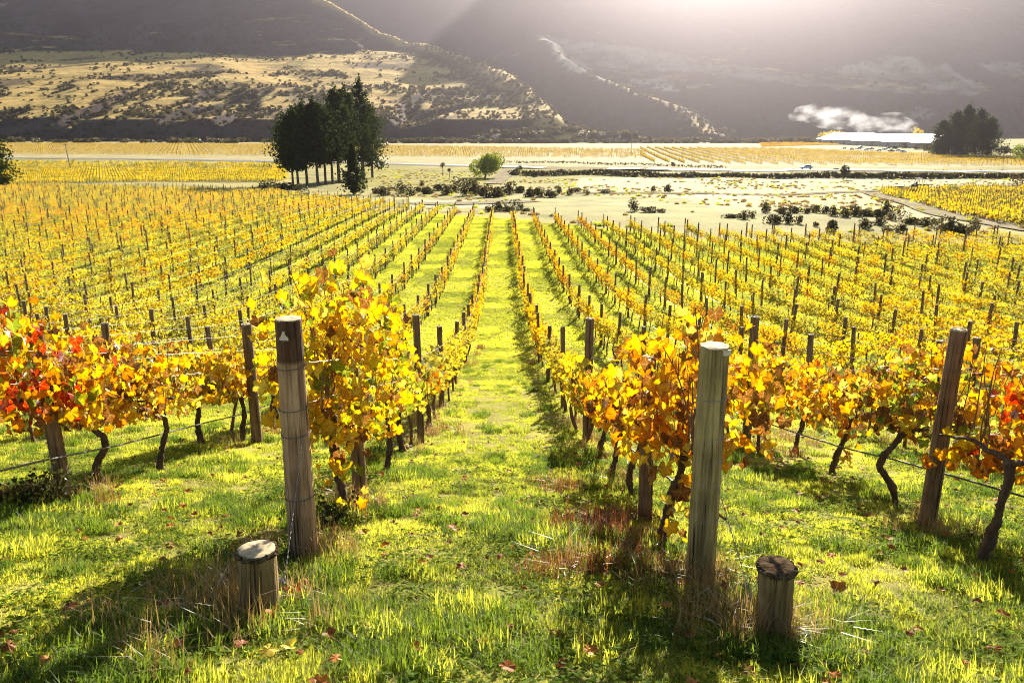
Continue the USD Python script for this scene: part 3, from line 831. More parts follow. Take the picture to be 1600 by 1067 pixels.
# wires along each row, and the black drip hose of the nearer rows
for i in row_span:
    ya, yb = row_span[i]
    x = ROWX(i)
    t = thing('row_wire', f'thin steel trellis wires strung along the {row_name(i)}', 'wire', group='trellis wires')
    s = np.arange(ya, yb + 0.1, SLOT / (4 if abs(i) <= 4 else 1))
    gz = ground(x + 0 * s, s, False)
    for h in ((1.30, 1.05, 0.88) if abs(i) < 8 else (1.30, 0.9)):
        p = np.stack([x + 0.065 * np.sign(h - 1) + 0 * s, s, gz + h + 0.012 * np.sin(s * 2 * np.pi / SLOT)], 1)
        obj('wire', tube(p, 0.0022, 4, False), LOOKS['steel_wire'], t)
    if abs(i) <= 5 and i != -1:
        ww = 0.012 * np.sin(s * 1.9 + i) - 0.02
        t = thing('drip_hose', f'black drip irrigation hose tied low along the {row_name(i)}', 'hose', group='drip hoses')
        obj('pipe', tube(np.stack([x + 0.06 + 0 * s, s, gz + 0.43 + ww], 1), 0.0085, 6, True), LOOKS['black_hose'], t)


# ------------------------------------------------------------------ vines
def trunk_pts(g, h=0.68, bend=0.10, lean=0.0, n=9):
    s = np.linspace(0, 1, n)
    ph, ph2 = g.uniform(0, 6.28, 2)
    k, k2 = g.uniform(2.5, 4.5, 2)
    x = bend * np.sin(s * k + ph) - bend * np.sin(ph) + g.normal(0, 0.006, n)
    y = bend * 0.9 * np.sin(s * k2 + ph2) - bend * 0.9 * np.sin(ph2) + lean * s + g.normal(0, 0.006, n)
    return np.stack([x * 0.6, y, s * h - 0.05 * (s == 0)], 1)


def gnarl(p, rad, sides, g, amount=0.22):
    """A shaggy twisted stem: the path is refined and each ring pushed in and out."""
    p = np.asarray(p, float)
    u = np.linspace(0, len(p) - 1, len(p) * 4)
    q = np.stack([PchipInterpolator(np.arange(len(p)), p[:, k])(u) for k in range(3)], 1)
    q[1:-1] += g.normal(0, 0.0022, (len(q) - 2, 3))
    r = np.interp(u, np.arange(len(p)), np.broadcast_to(rad, (len(p),)))
    v, f = tube(q, r, sides)
    n = len(q) * sides
    ax = np.repeat(q, sides, 0)
    ang = np.tile(np.arange(sides), len(q)) * 2 * np.pi / sides
    w = np.repeat(np.arange(len(q)), sides)
    m = 1 + amount * np.sin(3 * ang + w * 0.35 + g.uniform(0, 6)) * 0.6 + amount * g.normal(0, 0.6, n)
    v[:n] = ax + (v[:n] - ax) * m[:, None]
    return v, f


def vine_wood(g, h=0.68, half=0.68, bend=0.10, lean=0.0, r=0.028, sides=7, canes=9, top=1.35, custom=None, slope=0.0):
    """trunk, two cordon arms and canes; origin at the trunk's foot, the row along y."""
    p = trunk_pts(g, h, bend, lean) if custom is None else np.asarray(custom, float)
    n = len(p)
    rad = r * (1.15 - 0.35 * np.linspace(0, 1, n)) * (1 + 0.14 * g.normal(0, 1, n)); rad[0] *= 1.5; rad[-1] *= 1.35
    parts = {'trunk': gnarl(p, rad, sides, g) if sides > 7 else tube(p, rad, sides), 'arms': [], 'canes': []}
    tip = p[-1]
    for sg in (-1, 1):
        s = np.linspace(0, 1, 8)
        arc = np.stack([-tip[0] * s + tip[0] + g.normal(0, 0.010, 8), tip[1] + sg * s * half, tip[2] + 0.10 * np.sin(np.minimum(s * 2.4, 1.57)) + g.normal(0, 0.012, 8)], 1)
        arc[0] = tip
        arc[:, 2] += slope * (arc[:, 1] - tip[1])
        ra = r * (0.66 - 0.38 * s) * (1 + 0.12 * g.normal(0, 1, 8))
        parts['arms'].append(gnarl(arc, ra, sides - 1, g, 0.18) if sides > 7 else tube(arc, ra, max(sides - 1, 4)))
        for c in range(canes // 2 + (sg > 0) * (canes % 2)):
            k = arc[int(g.integers(1, 8))]
            hh = g.uniform(0.35, 1.0) * (top + slope * k[1] - k[2])
            q = np.linspace(0, 1, 5)
            cn = k + np.stack([g.normal(0, 0.10) * q ** 1.3, g.normal(0, 0.16) * q, hh * q], 1) + np.vstack([[0, 0, 0], g.normal(0, 0.014, (4, 3))])
            parts['canes'].append(tube(cn, [0.006, 0.005, 0.0045, 0.004, 0.0025], 4))
    return parts


def canopy_points(g, n, half, z0, z1, thick=0.13, gaps=0.3, seed=0, bulge=0.0, hi=None):
    out = []
    while len(out) < n:
        y, z = g.uniform(-half, half, 400), g.beta(1.5, 1.6, 400)
        top = z1 if hi is None else z1 + hi(y)
        zz = z0 + z * (top - z0)
        keep = meshkit.fbm(np.stack([y / 0.28, zz / 0.28, 0 * y + seed], -1), 2, seed) > gaps
        x = np.clip(g.normal(0, 1, 400), -1.7, 1.7) * thick * (1 + bulge * np.sin(z * np.pi))
        out += list(np.stack([x, y, zz], 1)[keep])
    return np.array(out[:n])


VINES = {}


def vine_pattern(kind, k, leaves, look, level, size, z1, gaps=0.32):
    g = np.random.default_rng(hash_of(kind) + k)
    c = thing('vine_pattern', cls=True, parent='/World/patterns')
    w = vine_wood(g, h=g.uniform(0.6, 0.7), half=0.7, bend=g.uniform(0.03, 0.10), lean=g.normal(0, 0.08), r=g.uniform(0.022, 0.030), sides=6, canes=12, top=z1 + 0.1)
    obj('trunk', w['trunk'], LOOKS['bark_brown'], c, 50)
    for a in w['arms']:
        obj('arm', a, LOOKS['bark_dark'], c)
    for a in w['canes']:
        obj('cane', a, LOOKS['cane_bark'], c)
    obj('foliage', leaves_mesh(g, canopy_points(g, leaves, 0.72, 0.55, z1, 0.12, gaps, k + 1), size * g.uniform(0.7, 1.2, leaves), level), LOOKS[look], c, kind='stuff')
    VINES.setdefault(kind, []).append(c)


def hash_of(s):
    return sum(ord(c) * (3 + i) for i, c in enumerate(s))


for k in range(5):
    vine_pattern('yellow', k, 140, 'vine_leaves_yellow', 1, 0.115, 1.28)
for k in range(4):
    vine_pattern('gold', k, 170, 'vine_leaves_gold', 1, 0.115, 1.30)
for k in range(3):
    vine_pattern('rust', k, 110, 'vine_leaves_rust', 1, 0.11, 1.15)
for k in range(3):
    vine_pattern('sparse', k, 55, 'vine_leaves_yellow', 1, 0.11, 1.1, 0.45)


def vine_kind(i, x, y, g):
    n = float(meshkit.fbm(np.array([x / 9.0, y / 16.0, 3.3]), 3, 55))
    u = g.random()
    if -7 <= i <= -2 and y > 33 or i == -1 and y > 38:
        return 'sparse' if u < 0.55 else ('rust' if i >= -3 and u < 0.8 else 'yellow')
    if 1 <= i <= 4 and y > 30:
        return 'rust' if u < 0.4 else ('sparse' if u < 0.6 else 'gold')
    if i > 0 and y < 30:
        return 'gold' if u < 0.55 + (n - 0.5) * 2 else ('rust' if u > 0.93 else 'yellow')
    if i > 0:
        return 'gold' if u < 0.22 else 'yellow'
    return 'gold' if n + 0.25 * (u - 0.5) > 0.62 else ('rust' if u > 0.965 else ('sparse' if u < 0.06 else 'yellow'))


WORD = {'yellow': 'yellow-leaved', 'gold': 'golden-orange', 'rust': 'rusty half-bare', 'sparse': 'nearly bare'}
order = np.argsort(project(vz)[2])
near_v, far_v = order[:275], order[275:]
by_row = {}
HERO_N = {-1: 4, 1: 4, 2: 5, -2: 6}
for k in sorted(near_v, key=lambda k: vine_list[k, 2]):
    i = int(vine_list[k, 0])
    by_row[i] = by_row.get(i, HERO_N.get(i, 0)) + 1
    kind = vine_kind(i, vz[k, 0], vz[k, 1], g)
    src = VINES[kind][int(g.integers(len(VINES[kind])))]
    lab = f'{WORD[kind]} vine, {nth(by_row[i])} from near end, {row_name(i)}'
    slope = float(ground(vz[k, 0], vz[k, 1] + 0.7, False) - ground(vz[k, 0], vz[k, 1] - 0.7, False)) / 1.4
    sg, sx_, sz_ = (1 if g.random() < 0.5 else -1), g.uniform(0.9, 1.1), g.uniform(0.92, 1.08)
    t = UsdGeom.Xform.Define(stage, numbered('/World', 'grapevine'))
    m = np.array([[sg * sx_, 0, 0, 0], [0, sg * 1.02, sg * slope, 0], [0, 0, sz_, 0], [*vz[k], 1]])
    t.AddTransformOp().Set(Gf.Matrix4d(*m.ravel().tolist()))
    tag(t, lab, 'grapevine', 'grapevines of the vineyard rows')
    t.GetPrim().GetReferences().AddInternalReference(src.GetPath())
    t.GetPrim().SetInstanceable(True)

far_kinds = ['yellow', 'yellow', 'yellow', 'gold', 'gold', 'rust', 'sparse', 'sparse']
def far_vine(j):
    kind = far_kinds[j]
    def f(q):
        gg = np.random.default_rng(900 + j)
        w = vine_wood(gg, half=0.72, bend=0.06, r=0.026, sides=4, canes=6, top=1.2)
        usdkit.mesh(stage, q + '/wood', join([w['trunk'], *w['arms'], *w['canes']]), LOOKS['bark_brown'])
        nl = {'yellow': 105, 'gold': 105, 'rust': 70, 'sparse': 34}[kind]
        look = {'yellow': 'vine_leaves_yellow', 'gold': 'vine_leaves_gold', 'rust': 'vine_leaves_rust', 'sparse': 'vine_leaves_yellow'}[kind]
        usdkit.mesh(stage, q + '/foliage', leaves_mesh(gg, canopy_points(gg, nl, 0.74, 0.5, 1.22, 0.13, 0.3, j), 0.14 * gg.uniform(0.7, 1.2, nl), 2), LOOKS[look])
    return f


fk = {}
for j, kd in enumerate(far_kinds):
    fk.setdefault(kd, []).append(j)
idx = [fk[vk][int(g.integers(len(fk[vk])))] for vk in (vine_kind(int(vine_list[k, 0]), vz[k, 0], vz[k, 1], g) for k in far_v)]
n = len(far_v)
instancer('distant_vines', [far_vine(j) for j in range(len(far_kinds))], vz[far_v], idx, np.pi * (g.random(n) < 0.5), g.uniform(0.9, 1.1, n), 'the many smaller vines of the farther rows down the slope', 'vines')

# the vines near enough to tell their leaves apart
HERO = [
    # row, foot px, (trunk height), canopy z0, z1, half length, leaves, colours, label, custom trunk (x, y, z) or None
    (-1, (541, 806), 0.80, 0.62, 2.02, 0.58, 520, 'brown gold amber yellow gold yellow lemon lime green yellow', 'tall golden vine towering over the tagged end post', None, 0.19),
    (-1, (604, 737), 0.74, 0.70, 1.32, 0.66, 130, 'yellow lime lemon green yellow lime gold', 'greenish-yellow vine second behind the tagged end post', None, 0.16),
    (-1, (629, 706), 0.68, 0.64, 1.15, 0.62, 70, 'lime yellow lemon green brown', 'thin forked vine before the slim grey-brown post', None, 0.12),
    (-1, (672, 668), 0.66, 0.62, 1.08, 0.70, 110, 'amber yellow orange gold lemon', 'low orange-tinged vine just behind the slim grey-brown post', None, 0.12),
    (1, (1036, 855), 0.76, 0.62, 1.68, 0.56, 380, 'brown gold amber gold yellow orange amber brown lemon', 'big golden-orange vine beside the greenish end post', None, 0.20),
    (1, (988, 778), 0.70, 0.64, 1.32, 0.70, 170, 'brown amber gold orange yellow gold brown', 'orange vine on a thin trunk second behind the greenish end post', None, 0.16),
    (1, (957, 745), 0.68, 0.64, 1.20, 0.66, 130, 'amber gold yellow orange', 'golden vine third along the right lane row', None, 0.14),
    (1, (938, 706), 0.68, 0.62, 1.18, 0.70, 120, 'amber orange gold yellow brown lime', 'orange-brown vine in front of the brown bare-topped post', None, 0.13),
    (2, (1538, 885), 0.78, 0.58, 1.56, 0.80, 520, 'brown orange amber amber gold orange red yellow', 'bright orange vine at the right side beyond the dark leaning post', None, 0.17),
    (2, (1398, 792), 0.76, 0.70, 1.54, 0.74, 340, 'gold amber yellow brown lemon green brown green', 'forked vine with a crooked trunk and golden leaves beside the dark post', [(0.0, 0, -0.05), (0.0, 0, 0.06), (-0.03, 0.03, 0.18), (-0.11, 0.05, 0.30), (-0.17, 0.04, 0.40), (-0.16, 0.02, 0.50), (-0.10, 0, 0.60), (-0.03, 0, 0.72)], 0.15),
    (2, (1300, 742), 0.72, 0.62, 1.42, 0.72, 280, 'brown yellow gold lemon amber orange', 'yellow vine with a low hanging shoot of golden leaves', None, 0.15),
    (2, (1243, 708), 0.72, 0.66, 1.40, 0.70, 260, 'yellow gold lemon yellow orange', 'yellow vine on a slanting dark trunk near the greenish end post', None, 0.14),
    (2, (1190, 684), 0.70, 0.64, 1.45, 0.70, 260, 'yellow lemon gold yellow', 'yellow vine around the post behind the greenish end post', None, 0.14),
    (-2, (6, 802), 0.76, 0.66, 1.74, 0.75, 320, 'brown orange red amber gold red green lime yellow orange', 'red and orange vine at the left side with dark trunk', None, 0.18),
    (-2, (150, 758), 0.70, 0.60, 1.40, 0.72, 330, 'brown gold yellow amber yellow orange', 'orange-yellow vine with an S-bent trunk beside the leaning dark post', [(0.0, 0, -0.05), (0.01, 0, 0.10), (0.04, 0.02, 0.24), (0.12, 0.02, 0.36), (0.15, 0.0, 0.46), (0.08, 0, 0.54), (0.0, 0, 0.60)], 0.15),
    (-2, (250, 736), 0.70, 0.60, 1.32, 0.70, 260, 'brown yellow lemon yellow gold', 'bright yellow vine on a straight dark trunk, third in the red vine row', None, 0.14),
    (-2, (317, 698), 0.70, 0.62, 1.28, 0.70, 240, 'yellow gold lemon amber yellow', 'yellow vine with a thin trunk between the bright yellow vine and a bare-topped post', None, 0.13),
    (-2, (378, 690), 0.70, 0.62, 1.25, 0.62, 220, 'yellow amber gold lemon', 'golden vine touching the bare-topped post beside the tagged end post', None, 0.13),
    (-2, (436, 668), 0.68, 0.62, 1.25, 0.66, 200, 'yellow lemon gold lime', 'small yellow vine glimpsed just behind the tagged end post', None, 0.13),
]
LEAFMATS = {k: LOOKS['leaf_' + k] for k in LEAF_COLORS}
for hi_, (i, px, th, z0, z1, half, nl, cols, lab, custom, thick) in enumerate(HERO):
    nl = int(nl * 1.5)
    gg = np.random.default_rng(300 + hi_)
    b = at(*px)
    t = thing('grapevine', lab, 'grapevine', b)
    slope = float(ground(b[0], b[1] + 1, False) - ground(b[0], b[1] - 1, False)) / 2
    w = vine_wood(gg, slope=slope, h=th, half=half, bend=gg.uniform(0.04, 0.09), lean=gg.normal(0, 0.06), r=gg.uniform(0.026, 0.033), sides=9, canes=14, top=z1 + 0.05, custom=custom)
    obj('trunk', w['trunk'], LOOKS['bark_dark'], t, 60)
    for a in w['arms']:
        obj('arm', a, LOOKS['bark_dark'], t, 60)
    for a in w['canes']:
        obj('cane', a, LOOKS['cane_bark'], t)
    slope = float(ground(b[0], b[1] + 1, False) - ground(b[0], b[1] - 1, False)) / 2
    dx = ROWX(i) - b[0]
    pts = canopy_points(gg, nl, half, z0, z1, thick, 0.30 if hi_ in (0, 8) else 0.37, hi_ + 3, 0.5, (lambda y, s=gg.uniform(0, 6): 0.10 * np.sin(y * 4 + s) - 0.12 * (np.abs(y) / half) ** 2))
    pts[:, 2] += slope * pts[:, 1]
    pts[:, 0] += dx * np.clip((pts[:, 2] - 0.3) / 0.5, 0, 1)
    if hi_ in (0, 4):                                       # leaves on low suckers
        low = np.stack([gg.normal(dx * 0.3, 0.09, 26), gg.uniform(-0.5, 0.1, 26), gg.uniform(0.08, 0.6, 26)], 1)
        low[:, 2] += slope * low[:, 1]
        pts = np.vstack([pts, low])
    if hi_ == 10:
        low = np.stack([gg.normal(0.0, 0.06, 22), gg.uniform(-0.45, -0.15, 22), gg.uniform(0.25, 0.7, 22)], 1)
        pts = np.vstack([pts, low])
    size = gg.uniform(0.06, 0.135, len(pts))
    P = leaf_points(gg, pts, size, LEAF_FULL)
    names = cols.split()
    grad = meshkit.fbm(pts / 0.22, 2, hi_ + 60)
    pick = (np.clip((grad - 0.5) * 2.2 + 0.5 + gg.normal(0, 0.16, len(pts)), 0, 0.999) * len(names)).astype(int)
    vis = np.argsort(np.linalg.norm(pts + b - EYE, axis=1))
    for k in vis[:300]:
        obj('leaf', (P[k], LEAF_FULL_F), LEAFMATS[names[pick[k]]], t, color=LEAF_COVER)
    rest = vis[300:]
    for nm in sorted(set(names)):
        q = [k for k in rest if names[pick[k]] == nm]
        if q:
            f = (np.arange(len(q))[:, None, None] * NL + LEAF_FULL_F[None]).reshape(-1, 3)
            obj('foliage', (P[q].reshape(-1, 3), f), LEAFMATS[nm], t, kind='stuff', color=np.tile(LEAF_COVER, (len(q), 1)))


# ------------------------------------------------------------------ vineyard blocks in the valley, too far to tell the vines apart
def block(name, poly, spacing, step, direction, label, look, size=(0.85, 1.15), density=1.0, seed=0):
    """Rows of far vines filling the ground seen inside a polygon of the photograph."""
    gg = np.random.default_rng(seed)
    corners = np.array([at(*q)[:2] for q in poly])
    d = np.array([math.sin(direction), math.cos(direction)]); nn = np.array([d[1], -d[0]])
    u0, u1 = (corners @ nn).min(), (corners @ nn).max()
    s0, s1 = (corners @ d).min(), (corners @ d).max()
    uu, ss = np.meshgrid(np.arange(u0, u1, spacing), np.arange(s0, s1, step), indexing='ij')
    p = uu.ravel()[:, None] * nn + ss.ravel()[:, None] * d
    p = p[inside(corners, p[:, 0], p[:, 1])]
    p = p[gg.random(len(p)) < density] + gg.normal(0, 0.08, (int((gg.random(1) >= 0).sum()), 1)) * 0
    q = np.stack([p[:, 0], p[:, 1], ground(p[:, 0], p[:, 1])], 1)
    q = q[in_view(q, 120)]

    def clump(k):
        def f(path):
            g2 = np.random.default_rng(seed * 10 + k)
            nl = 34 if look != 'vine_leaves_far' else 17
            c = np.stack([g2.normal(0, 0.15, nl), g2.uniform(-step * 0.55, step * 0.55, nl), g2.uniform(0.45, 1.3, nl)], 1)
            usdkit.mesh(stage, path + '/foliage', leaves_mesh(g2, c, g2.uniform(0.28, 0.5, nl), 2), LOOKS[look])
            usdkit.mesh(stage, path + '/wood', join([tube([[0, 0, -0.1], [0, 0, 1.75]], 0.055, 4), tube([[0, step * 0.3, 0], [0, step * 0.33, 0.7]], 0.035, 4), tube([[0, -step * 0.3, 0], [0, -step * 0.31, 0.7]], 0.035, 4)]), LOOKS['bark_brown'])
        return f
    instancer(name, [clump(k) for k in range(3)], q, gg.integers(0, 3, len(q)), np.full(len(q), -direction) + np.pi * (gg.random(len(q)) < 0.5), gg.uniform(*size, len(q)), label, 'vines')
    return len(q)


nb = [block('far_vine_block', [(-80, 224), (430, 226), (800, 231), (1010, 235), (1010, 247), (620, 246), (-80, 241)], 7.0, 3.4, 0.42, 'pale yellow vine rows in the strip beyond the road at the left', 'vine_leaves_far', density=0.9, seed=1),
      block('far_vine_block', [(1000, 231), (1240, 233), (1400, 240), (1640, 248), (1640, 262), (1300, 258), (1000, 254)], 6.5, 3.4, 0.12, 'orange vine rows between the road and the white-roofed shed', 'vine_leaves_far', seed=2),
      block('far_vine_block', [(-80, 266), (445, 267), (445, 285), (200, 285), (-80, 290)], 2.4, 2.6, 1.45, 'bright yellow vine block between the slope and the road', 'vine_leaves_yellow', seed=3),
      block('far_vine_block', [(-80, 254), (440, 258), (440, 265), (-80, 263)], 3.2, 3.6, 0.25, 'thin vine rows along the near side of the road', 'vine_leaves_yellow', density=0.6, seed=4),
      block('far_vine_block', [(1372, 303), (1660, 299), (1660, 362), (1600, 358), (1480, 334)], 1.9, 1.5, 1.2, 'triangular yellow vine block below the farm track', 'vine_leaves_yellow', seed=5),
      block('far_vine_block', [(1185, 222), (1305, 221), (1310, 227), (1190, 230)], 3.0, 3.0, 0.1, 'small yellow vine patch in front of the white-roofed shed', 'vine_leaves_gold', seed=6)]
print('far vines', nb)


# ------------------------------------------------------------------ trees and shrubs
def cards(g, centers, size, stretch=1.0):
    """Leaf clumps: small ragged faces turned every way."""
    n = len(centers)
    a = g.normal(0, 1, (n, 3)); a /= np.linalg.norm(a, axis=1, keepdims=True)
    b = np.cross(a, g.normal(0, 1, (n, 3))); b /= np.linalg.norm(b, axis=1, keepdims=True)
    s = np.broadcast_to(size, (n,))[:, None] * 0.5
    t = np.array([[0, -1], [0.75, -0.35], [0.45, 0.3], [0.8, 0.95], [0, 0.55], [-0.75, 0.9], [-0.5, 0.2], [-0.8, -0.4]])
    v = centers[:, None] + (t[None, :, :1] * a[:, None] * stretch + t[None, :, 1:] * b[:, None]) * s[:, None] * g.uniform(0.75, 1.2, (n, 8, 1))
    f = np.array([[0, 1, 2], [0, 2, 6], [0, 6, 7], [2, 3, 4], [2, 4, 6], [4, 5, 6]])
    return v.reshape(-1, 3), (np.arange(n)[:, None, None] * 8 + f[None]).reshape(-1, 3)


def blob_points(g, n, c, r, shell=0.55):
    d = g.normal(0, 1, (n, 3)); d /= np.linalg.norm(d, axis=1, keepdims=True)
    rr = shell + (1 - shell) * g.random(n) ** 0.6
    return np.asarray(c) + d * rr[:, None] * np.asarray(r)


def pine(h, crown_from, width, g, n_br=46, per=70, card=0.75, cone=0.0, lean=(0, 0)):
    """trunk, limbs and crown of a big pine; cone = 0 round-headed, 1 pointed."""
    s = np.linspace(0, 1, 9)
    tp = np.stack([lean[0] * s + g.normal(0, 0.10, 9) * s, lean[1] * s + g.normal(0, 0.10, 9) * s, s * h * 0.96 - 0.3 * (s == 0)], 1)
    trunk = tube(tp, h * 0.017 * (1.15 - s * 0.95), 8)
    limbs, pts = [], []
    for k in range(n_br):
        u = crown_from + (1 - crown_from) * ((k + g.uniform(0.1, 0.9)) / n_br)
        v = (u - crown_from) / (1 - crown_from)
        prof = (1 - cone) * math.sqrt(max(1 - (1.7 * v - 0.75) ** 2, 0.05)) + cone * (1.02 - v) * (0.35 + 0.65 * min(1, v * 5 + 0.3))
        L = width * 0.5 * prof * g.uniform(0.5, 1.28)
        w = k * 2.4 + g.normal(0, 0.35)
        o = np.array([np.interp(u, s, tp[:, 0]), np.interp(u, s, tp[:, 1]), u * h * 0.96])
        e = o + np.array([math.cos(w) * L, math.sin(w) * L, L * g.uniform(-0.1, 0.35) * (1 - 0.4 * cone)])
        limbs.append(tube([o, (o + e) / 2 + [0, 0, -0.05 * L], e], [0.10 * h / 25, 0.06 * h / 25, 0.02], 4))
        q = g.uniform(0.30, 1.08, per)[:, None]
        m = o * (1 - q) + e * q
        m = m + g.normal(0, 1, (per, 3)) * np.array([0.2, 0.2, 0.17]) * L * (0.4 + q) + np.array([0, 0, 0.2])
        pts.append(m)
    pts.append(np.array([0, 0, h]) + np.append(lean, 0) + g.normal(0, 1, (per, 3)) * [width * 0.05, width * 0.05, h * 0.04] - [0, 0, h * 0.03])
    c = np.vstack(pts)
    return trunk, limbs, cards(g, c, card * g.uniform(0.6, 1.3, len(c)))


def plant_pine(px, py, h, label, seed, group=None, name='pine_tree', cat='pine tree', look='pine_needles', **kw):
    g = np.random.default_rng(seed)
    t = thing(name, label, cat, at(px, py), group=group)
    a, limbs, c = pine(h, g=g, **kw)
    obj('trunk', a, LOOKS['pine_bark'], t, 50)
    obj('branch', join(limbs), LOOKS['pine_bark'], t, kind='stuff')
    obj('crown', c, LOOKS[look], t, kind='stuff')


PINES = [  # px, py of the foot, py of the top, width, crown from, label
    (458, 289, 186, 8.0, 0.24, 'lowest dark pine at the left end of the tall clump'),
    (466, 291, 174, 8.0, 0.22, 'broad dark pine second from the left in the tall clump'),
    (480, 289, 162, 8.5, 0.26, 'dark round-headed pine third from the left in the tall clump'),
    (497, 290, 158, 8.0, 0.28, 'dark round-headed pine fourth from the left in the tall clump'),
    (509, 288, 176, 6.5, 0.30, 'lower dark pine with a bare trunk at the middle of the clump'),
    (520, 288, 170, 6.5, 0.32, 'slender dark pine just left of the two tall middle pines'),
    (530, 286, 139, 7.5, 0.28, 'tall dark pine, left of the two in the middle of the clump'),
    (546, 284, 139, 7.5, 0.26, 'tall dark pine, right of the two in the middle of the clump'),
    (568, 281, 125, 8.0, 0.20, 'tallest pine of the clump with a knobbed top'),
    (582, 278, 166, 9.5, 0.16, 'loose lower pine at the right end of the tall clump'),
]
for k, (px, py, top, wd, cf, lab) in enumerate(PINES):
    b = at(px, py)
    plant_pine(px, py, float(at_y(px, top, b[1])[2] - b[2]), lab, 500 + k, 'pines of the tall clump', crown_from=cf, width=wd, n_br=50, per=85, card=0.62, cone=0.3 if k > 7 else 0.0)
plant_pine(553, 304, 10.0, 'small pointed conifer in front of the tall pine clump', 520, name='small_conifer', cat='conifer', crown_from=0.03, width=6.2, n_br=50, per=45, card=0.55, cone=0.9)
plant_pine(-6, 296, 14.5, 'dark conifer cut off by the left border beside the vine rows', 521, name='dark_conifer', cat='conifer', crown_from=0.04, width=9.5, n_br=60, per=60, card=0.6, cone=0.55)
for k, (px, py, h, wd, lab) in enumerate([
        (1468, 243, 19.0, 17, 'leftmost dark tree of the clump beside the white-roofed shed'), (1487, 244, 24.0, 17, 'dark pointed tree second from the left in the clump beside the shed'),
        (1504, 245, 27.5, 18, 'tallest dark tree in the clump beside the white-roofed shed'), (1523, 244, 25.0, 18, 'dark tree right of the tallest one beside the shed'), (1541, 244, 20.5, 17, 'rightmost dark tree of the clump beside the shed')]):
    plant_pine(px, py, h, lab, 540 + k, 'dark trees beside the white-roofed shed', name='cypress_tree', cat='cypress tree', crown_from=0.03, width=wd, n_br=80, per=60, card=0.8, cone=0.65)


def bush_mesh(g, w, h, n, card, lobes=6, low=0.0):
    c = []
    for _ in range(lobes):
        o = np.array([g.normal(0, 0.24) * w, g.normal(0, 0.24) * w, h * g.uniform(0.22 + low, 0.64)])
        c.append(blob_points(g, n // lobes, o, np.array([w * 0.30, w * 0.30, h * 0.32]) * g.uniform(0.7, 1.2)))
    if low <= 0.05:
        c.append(blob_points(g, n // 4, np.array([0, 0, h * 0.18]), np.array([w * 0.44, w * 0.44, h * 0.22])))
    p = np.vstack(c); p[:, 2] = np.maximum(p[:, 2], card * 0.15)
    return cards(g, p, card * g.uniform(0.6, 1.3, len(p)))


def tree(name, label, cat, foot, w, h, n, card, look, seed, trunk_h=0.35, lobes=8, group=None):
    g = np.random.default_rng(seed)
    t = thing(name, label, cat, foot, group=group)
    obj('trunk', tube([[0, 0, -0.2], [0.03 * w, 0, h * trunk_h * 0.5], [0, 0.02 * w, h * 0.7]], [0.035 * w, 0.026 * w, 0.01 * w], 7), LOOKS['pine_bark'], t)
    obj('crown', bush_mesh(g, w, h, n, card, lobes, trunk_h * 0.5), LOOKS[look], t, kind='stuff')
    return t


tree('willow_tree', 'round yellow-green tree standing alone in the field', 'tree', at(757, 278), 11.0, 8.6, 2600, 0.6, 'willow_leaves', 601, 0.12, 9)
tree('thorn_tree', 'small dark tree on the road bank in front of the road', 'tree', at(1317, 281), 4.4, 4.6, 500, 0.5, 'scrub_leaves', 602, 0.3)
tree('pale_tree', 'small pale green tree at the right border below the dark trees', 'tree', at(1597, 252), 9.0, 9.5, 700, 0.8, 'willow_leaves', 603, 0.3)
tree('dark_shrub', 'dark low tree just right of the dark tree clump', 'tree', at(1568, 245), 7.0, 6.0, 500, 0.8, 'scrub_leaves', 604, 0.3)
tree('young_tree', 'thin young tree on the pale plain near the right border', 'tree', at(1587, 300), 3.4, 4.4, 160, 0.35, 'scrub_pale', 605, 0.5)
tree('poplar_tree', 'yellow autumn tree peeping over the white roof', 'tree', at(1432, 222), 13.0, 20.0, 500, 1.4, 'vine_leaves_yellow', 606, 0.2)
tree('poplar_tree', 'wide yellow trees behind the left part of the white roof', 'tree', at(1300, 219), 34.0, 13.0, 900, 1.6, 'vine_leaves_yellow', 607, 0.2)
for px, py, h, lab in ((692, 276, 4.6, 'taller of two thin round-headed cabbage trees in the green field'), (702, 278, 3.0, 'shorter of two thin round-headed cabbage trees in the green field')):
    g = np.random.default_rng(px)
    t = thing('cabbage_tree', lab, 'tree', at(px, py))
    obj('trunk', tube([[0, 0, -0.1], [0.05, 0, h * 0.4], [0, 0, h * 0.75]], [0.13, 0.10, 0.09], 7), LOOKS['pine_bark'], t)
    d = g.normal(0, 1, (120, 3)); d[:, 2] += 0.3; d /= np.linalg.norm(d, axis=1, keepdims=True)
    L = []
    for q in d:
        s = np.cross(q, [0.3, 0.2, 1]); s /= np.linalg.norm(s)
        o = np.array([0, 0, h * 0.78])
        L.append((np.array([o, o + q * h * 0.14 + s * 0.06, o + q * h * 0.24 - [0, 0, 0.1], o + q * h * 0.14 - s * 0.06]), np.array([[0, 1, 2], [0, 2, 3]])))
    obj('crown', join(L), LOOKS['scrub_leaves'], t, kind='stuff')

SHRUBS = []
for k in range(5):
    g = np.random.default_rng(620 + k)
    c = thing('shrub_pattern', cls=True, parent='/World/patterns')
    obj('crown', bush_mesh(g, 1.0, (0.85, 1.0, 0.7, 1.25, 0.6)[k], 330, 0.13, 6), LOOKS['scrub_leaves' if k != 2 else 'scrub_pale'], c, kind='stuff')
    obj('stem', tube([[0, 0, -0.1], [0.03, 0.01, 0.4]], [0.05, 0.02], 5), LOOKS['pine_bark'], c)
    SHRUBS.append(c)

